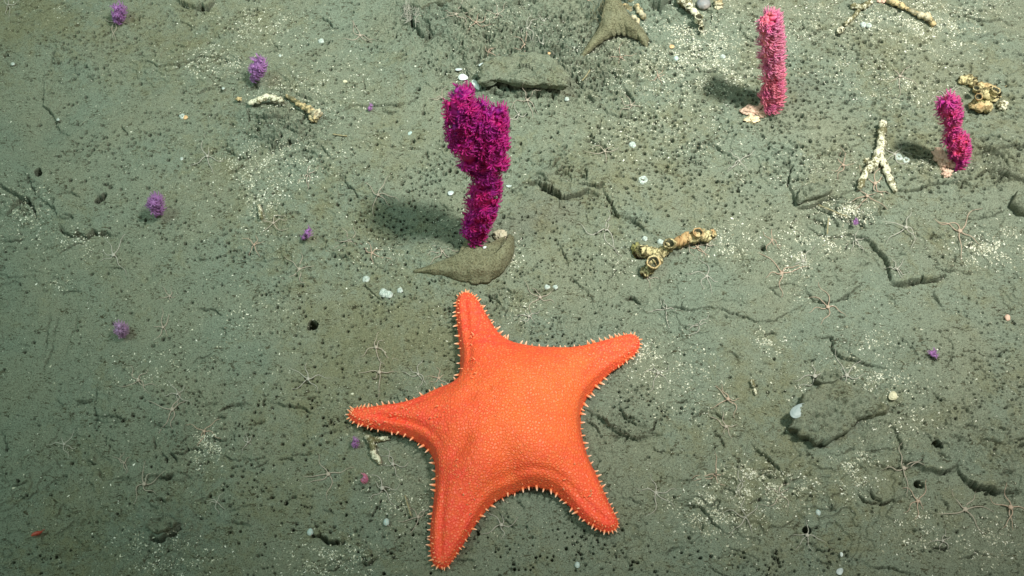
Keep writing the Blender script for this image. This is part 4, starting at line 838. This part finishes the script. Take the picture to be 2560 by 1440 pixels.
# barnacle-like white rings
def barnacle(label, px, py, r):
    c = G(px, py); n = 14; vs = []; prof = [(1.1, 0), (1.0, .35), (.72, .75), (.52, .8), (.38, .35), (0, .25)]
    jit = [R.uniform(.82, 1.18) for _ in range(n)]
    for pr, pz in prof:
        for k in range(n):
            a = 2 * math.pi * k / n; vs.append(c + Vector((math.cos(a) * pr * jit[k], math.sin(a) * pr * jit[k], pz * jit[(k * 3) % n] * .9)) * r * PX)
    mb = MB(); mb.add(vs, [(j * n + k, j * n + (k + 1) % n, (j + 1) * n + (k + 1) % n, (j + 1) * n + k) for j in range(len(prof) - 1) for k in range(n)])
    tag(mb.build("barnacle", M_BARN, origin=c), label, "barnacle", "small white barnacles on the mud")
for a in [("large white crusty barnacle between the magenta and pink corals, alone on mud", 1606, 452, 13), ("white barnacle above and left of the largest one", 1582, 362, 9), ("white barnacle left of the starfish's top arm, first of a pair", 958, 732, 11), ("pinkish white barnacle of a pair left of the starfish's top arm", 972, 738, 10),
          ("white barnacle just right of the pair by the starfish's top arm", 1000, 726, 7), ("white barnacle below the tip of the olive horn sponge", 915, 699, 9), ("bright white barnacle on the small ledge right of the starfish's top arm", 1388, 718, 6), ("duller barnacle touching the ledge right of the starfish's top arm", 1367, 718, 7),
          ("bluish white double barnacle at the top right", 2158, 62, 9), ("bluish white barnacle right half of the top right pair", 2172, 64, 8), ("white barnacle at the right of the Y branch", 2246, 394, 10), ("pale blue barnacle next to the white one right of the Y branch", 2264, 402, 10),
          ("white barnacle under a tan disc at upper left", 456, 292, 8), ("white barnacle dot at the far upper left", 32, 160, 5), ("white barnacle dot on the curved step at left", 145, 299, 4), ("pale barnacle in the smooth mud at top middle left", 803, 103, 8),
          ("white bead left of the yellow dead coral branch", 1553, 622, 3.5), ("white bead near the small violet coral and the pale stick", 558, 221, 4), ("white bead above the brittle star at mid upper left", 454, 397, 4.5), ("white barnacle above the dead coral's joint", 1650, 605, 8),
          ("white barnacle left of the dead coral's joint", 1612, 597, 7), ("white barnacle in the grit left of the pink coral", 1807, 142, 7), ("bright white bead near the right corner's grit", 2430, 145, 5), ("white bead right of the violet coral at the top", 700, 139, 4), ("white barnacle at the end of the pitted shelf", 1417, 248, 6), ("white barnacle left of the pink coral's shade", 2000, 388, 5)]:
    barnacle(*a)
# drifting flocs resting on or just off the mud
for a in [("round bluish floc beside the dark slit at bottom left of the starfish", 776, 1331, 7), ("pale bluish floc below the starfish", 1443, 1413, 6), ("milky oval floc left of the magenta coral", 1026, 338, 9), ("faint peach floc near the right edge", 2518, 795, 7), ("faint round floc in the grit left of the pink coral's base", 1690, 147, 7), ("grey floc at the bottom right above a brittle star", 2045, 1282, 6), ("pale mauve floc below the starfish's left arm", 966, 1306, 7)]:
    lump("jelly_floc", a[0], "jelly", M_SNOW if "peach" not in a[0] else M_HOLD, a[1], a[2], a[3], a[3] * 1.1, a[3] * .8, rough=.12, seed=int(a[1]), n=12)
# red shrimp
q = [(78,1340),(84,1336),(92,1333),(100,1331),(106,1328)]; c = G(90, 1334); mb = MB()
mb.tube([Vector(v) for v in smooth_path([tuple(G(x, y, .002)) for x, y in q], 4)], [.0006 + .0012 * math.sin(math.pi * i / 16) for i in range(17)], 8)
for k in range(5): mb.tube([G(84 + k * 4, 1336 - k, .002), G(82 + k * 4, 1342 - k, .001)], [.0003, .0002], 4)
for k in range(2): mb.tube([G(104, 1329, .002), G(108, 1326 - k * 3, .003), G(113, 1321 + k * 4, .003)], [.0003, .0002, .0001], 4)
tag(mb.build("shrimp", M_RED, origin=c), "tiny dark red shrimp on the mud near the lower left corner", "shrimp")

# ------------------------------------------------------------------ brittle stars
BSL = [
 (285,55,36,"under the small violet coral at top left",0),(20,12,26,"in the very top left corner",1),(900,88,48,"alone on smooth mud in the upper middle",0),(1140,35,44,"with many bent arms on the mound at the top",0),(1190,55,34,"half tucked in mud right of the many-armed one at the top",2),(1245,35,32,"on the top mound's crest near the frame edge",0),
 (1318,70,42,"greyish, on the holey mound above a white crumb",1),(1312,112,40,"peach, on the holey mound below the greyish one",2),(1357,109,32,"white-armed, right of the peach one on the holey mound",1),(1222,130,24,"small, above the long grey shell blade",2),(1552,143,32,"below the olive sponge's middle",2),(1645,190,20,"small, in the pale grit below the tan shell",2),
 (1578,262,36,"beside the wavy crack under the grit, upper middle right",0),(1104,243,28,"peeping out left of the magenta coral's top",0),(1318,250,46,"hanging its arms from under the pitted shelf",0),(1296,287,36,"pale, right of the magenta coral's right lobe",1),(1512,378,38,"with a dark disc on the slanting crack right of centre top",0),(518,390,46,"white-armed, in smooth mud left of the coarse drift",1),
 (770,435,38,"faint, on the gritty drift in the upper left half",0),(945,487,48,"just above the magenta coral's cast shadow",0),(1515,572,64,"large and pale, between the magenta coral and the yellow dead coral",1),(1105,628,36,"at the foot of the magenta coral's shadow",0),(930,632,42,"with an orange disc left of the olive horn sponge",2),(872,602,40,"faint, at the left end of the magenta coral's shadow",0),
 (683,557,42,"right of the short whitish stick",0),(283,637,58,"long-armed, below the dark ledge at left",1),(748,672,46,"with a dark disc below the tiny violet sprig",0),(424,740,30,"faint, below the middle left mud slope",0),(407,818,40,"thin, right of the faint mauve bud",0),(345,950,48,"arched, at left near a faint ridge",0),
 (430,1023,56,"pink, in the lower left with a white bead",0),(443,985,36,"small, touching above the pink one in lower left",1),(510,1078,42,"orange-armed, above the narrow grit drift at lower left",2),(160,1110,36,"alone in the far lower left",1),(310,1157,26,"small and dark, above a larger one at lower left",0),(360,1210,52,"grey-pink, beside a dark slit at lower left",0),
 (770,947,50,"faint, left of the starfish's upper left pit",1),(940,868,48,"on the small mound left of the starfish's top arm",0),(948,930,54,"long-armed, below the mound's brittle star",0),(1045,935,40,"grey, above the starfish's left arm",1),(1097,945,34,"tucked against the starfish between top and left arms",2),(820,1185,60,"pinkish long-armed, left below the starfish's left arm",0),
 (982,1160,48,"grey, beside the pale stick under the starfish's arm",1),(955,1220,60,"sprawling, below the grey one by the stick",1),(1045,1292,42,"half hidden left of the starfish's lower left arm",0),(1253,1312,48,"grey, between the starfish's two lower arms",1),(619,1105,28,"tiny, in the mud at lower left middle",1),(1767,690,48,"below the dead coral's right end",1),
 (1955,682,68,"large salmon, beside the round hollow at right",2),(2008,652,46,"white, up and right of the large salmon one",1),(2243,672,34,"small violet-grey, on the broken ledge block",1),(2400,577,68,"large pink, in the right centre",2),(2265,568,52,"white, left of the large pink one at right",1),(2070,767,56,"orange-disced, on the long crack at right",2),
 (1665,772,46,"white, at the left end of the long crack",1),(1350,743,46,"with arms curling from the little ledge over the starfish",0),(1322,790,42,"thin, over the starfish's upper right pit",1),(1747,812,36,"faint, below the left end of the long crack",1),(1645,932,46,"white, right of the starfish's right arm",1),(1820,997,50,"orange-pink, mid lower right",2),
 (1815,1066,48,"with a dark disc directly below the orange-pink one",0),(2037,940,60,"with bluish straight arms behind the rock slab",1),(2117,938,56,"grey, right of the bluish one behind the rock slab",1),(2188,458,54,"pink, between the legs of the white Y branch",2),(2168,490,46,"pink, just below the Y branch's left foot",2),(2108,412,42,"pink, left of the white Y branch",2),
 (2237,385,50,"white, peeping from behind the Y branch's stem",1),(2364,238,58,"long-armed, behind the crimson coral's top",1),(1848,402,38,"streaky, at the end of the slanting crack right of centre",1),(2250,190,50,"faint and sprawling, on the grit above the Y branch",0),(1788,1187,50,"with an orange disc at lower right middle",2),(1855,1205,40,"faint, right of the orange-disced one at lower right",1),
 (1948,1234,52,"double-looking, on the grit below the curved crack",0),(1863,1293,52,"pale, in the lower right middle",1),(2018,1338,50,"beside a dark burrow at the bottom right",1),(2260,1170,56,"beside the dark slope at lower right",0),(2295,1252,54,"brownish, above the thin bottom right ledge",2),(2413,1273,64,"large brown-pink, at the bottom right",0),
 (2527,1268,62,"large reddish, at the far right bottom",2),(2357,1352,40,"faint, on a small dark slit at the bottom right",1),(1640,1232,54,"thin, right of the starfish's lower right arm",1),(1722,612,36,"crowded under the dead coral's right arm, left one",0),(1744,618,36,"crowded under the dead coral's right arm, middle one",2),(1768,611,34,"crowded under the dead coral's right arm, right one",0),
 (541,1255,26,"tiny and white, near the bottom left middle",1),(2140,600,34,"peeping from the broken ledge's crack",1),(1620,690,30,"under the dead coral's lower cup",0),(1930,600,30,"faint, above the round hollow at right",2),(635,612,30,"orange, by the gritty spot left of centre",2),(1360,52,30,"grey, near the top edge on the holey mound",1)]
for i, (bx, by, L, where, tone) in enumerate(BSL):
    rr = random.Random(100 + i); c = G(bx, by, .0022); mb = MB(); dr = L * .092 * PX; rot = rr.uniform(0, 6.28)
    n = 20; prof = [(0.02, .95), (.45, .9), (.85, .55), (1.0, .1), (.85, -.6)]; vs = []
    for pr, pz in prof:
        for k in range(n):
            a = 2 * math.pi * k / n; w = 1 + .12 * math.cos(5 * (a - rot)); vs.append(c + Vector((math.cos(a) * dr * pr * w, math.sin(a) * dr * pr * w, dr * .55 * pz)))
    mb.add(vs, [(j * n + k, (j + 1) * n + k, (j + 1) * n + (k + 1) % n, j * n + (k + 1) % n) for j in range(len(prof) - 1) for k in range(n)] + [tuple(range(n))])
    for k in range(5):
        a = rot + 2 * math.pi * k / 5 + rr.uniform(-.22, .22); px, py = bx + math.cos(a) * dr / PX * .7, by + math.sin(a) * dr / PX * .7; M = 22
        al = L * rr.uniform(.8, 1.35) * (1.0 if rr.random() > .12 else .5); b1 = rr.uniform(-.16, .16); b2 = rr.uniform(.02, .12) * rr.choice((-1, 1)); ph = rr.uniform(0, 6); fq = rr.uniform(.25, .42); pts = []; rad = []
        lift = rr.uniform(.0008, .0022)
        for m in range(M + 1):
            u = m / M; q = P(px, py); z = max(hgt(q.x, q.y, Z), hgt(q.x, q.y) - .0006)
            pts.append(G(px, py, 0) if False else P(px, py, z + .0003 + lift * .5 * (1 - u) + .0010 * math.sin(u * 8 + ph) * u))
            rad.append((.00036 * (1 - u) ** .8 + .00011) * (.75 + L / 160))
            a += b1 * .35 + b2 * math.sin(m * fq + ph) * 2.0; st = al / M; px += math.cos(a) * st; py += math.sin(a) * st
        zs = [p.z for p in pts]
        for m in range(1, M): pts[m].z = max((zs[m - 1] + zs[m] + zs[m + 1]) / 3, zs[m] - .0003)
        mb.tube(pts, rad, 6)
    col = {0: "thin pinkish", 1: "thin greyish", 2: "thin orange-tinged"}[tone]
    tag(mb.build("brittle_star", M_BS[tone], origin=c), col + " brittle star " + where, "brittle star", "brittle stars scattered over the mud")
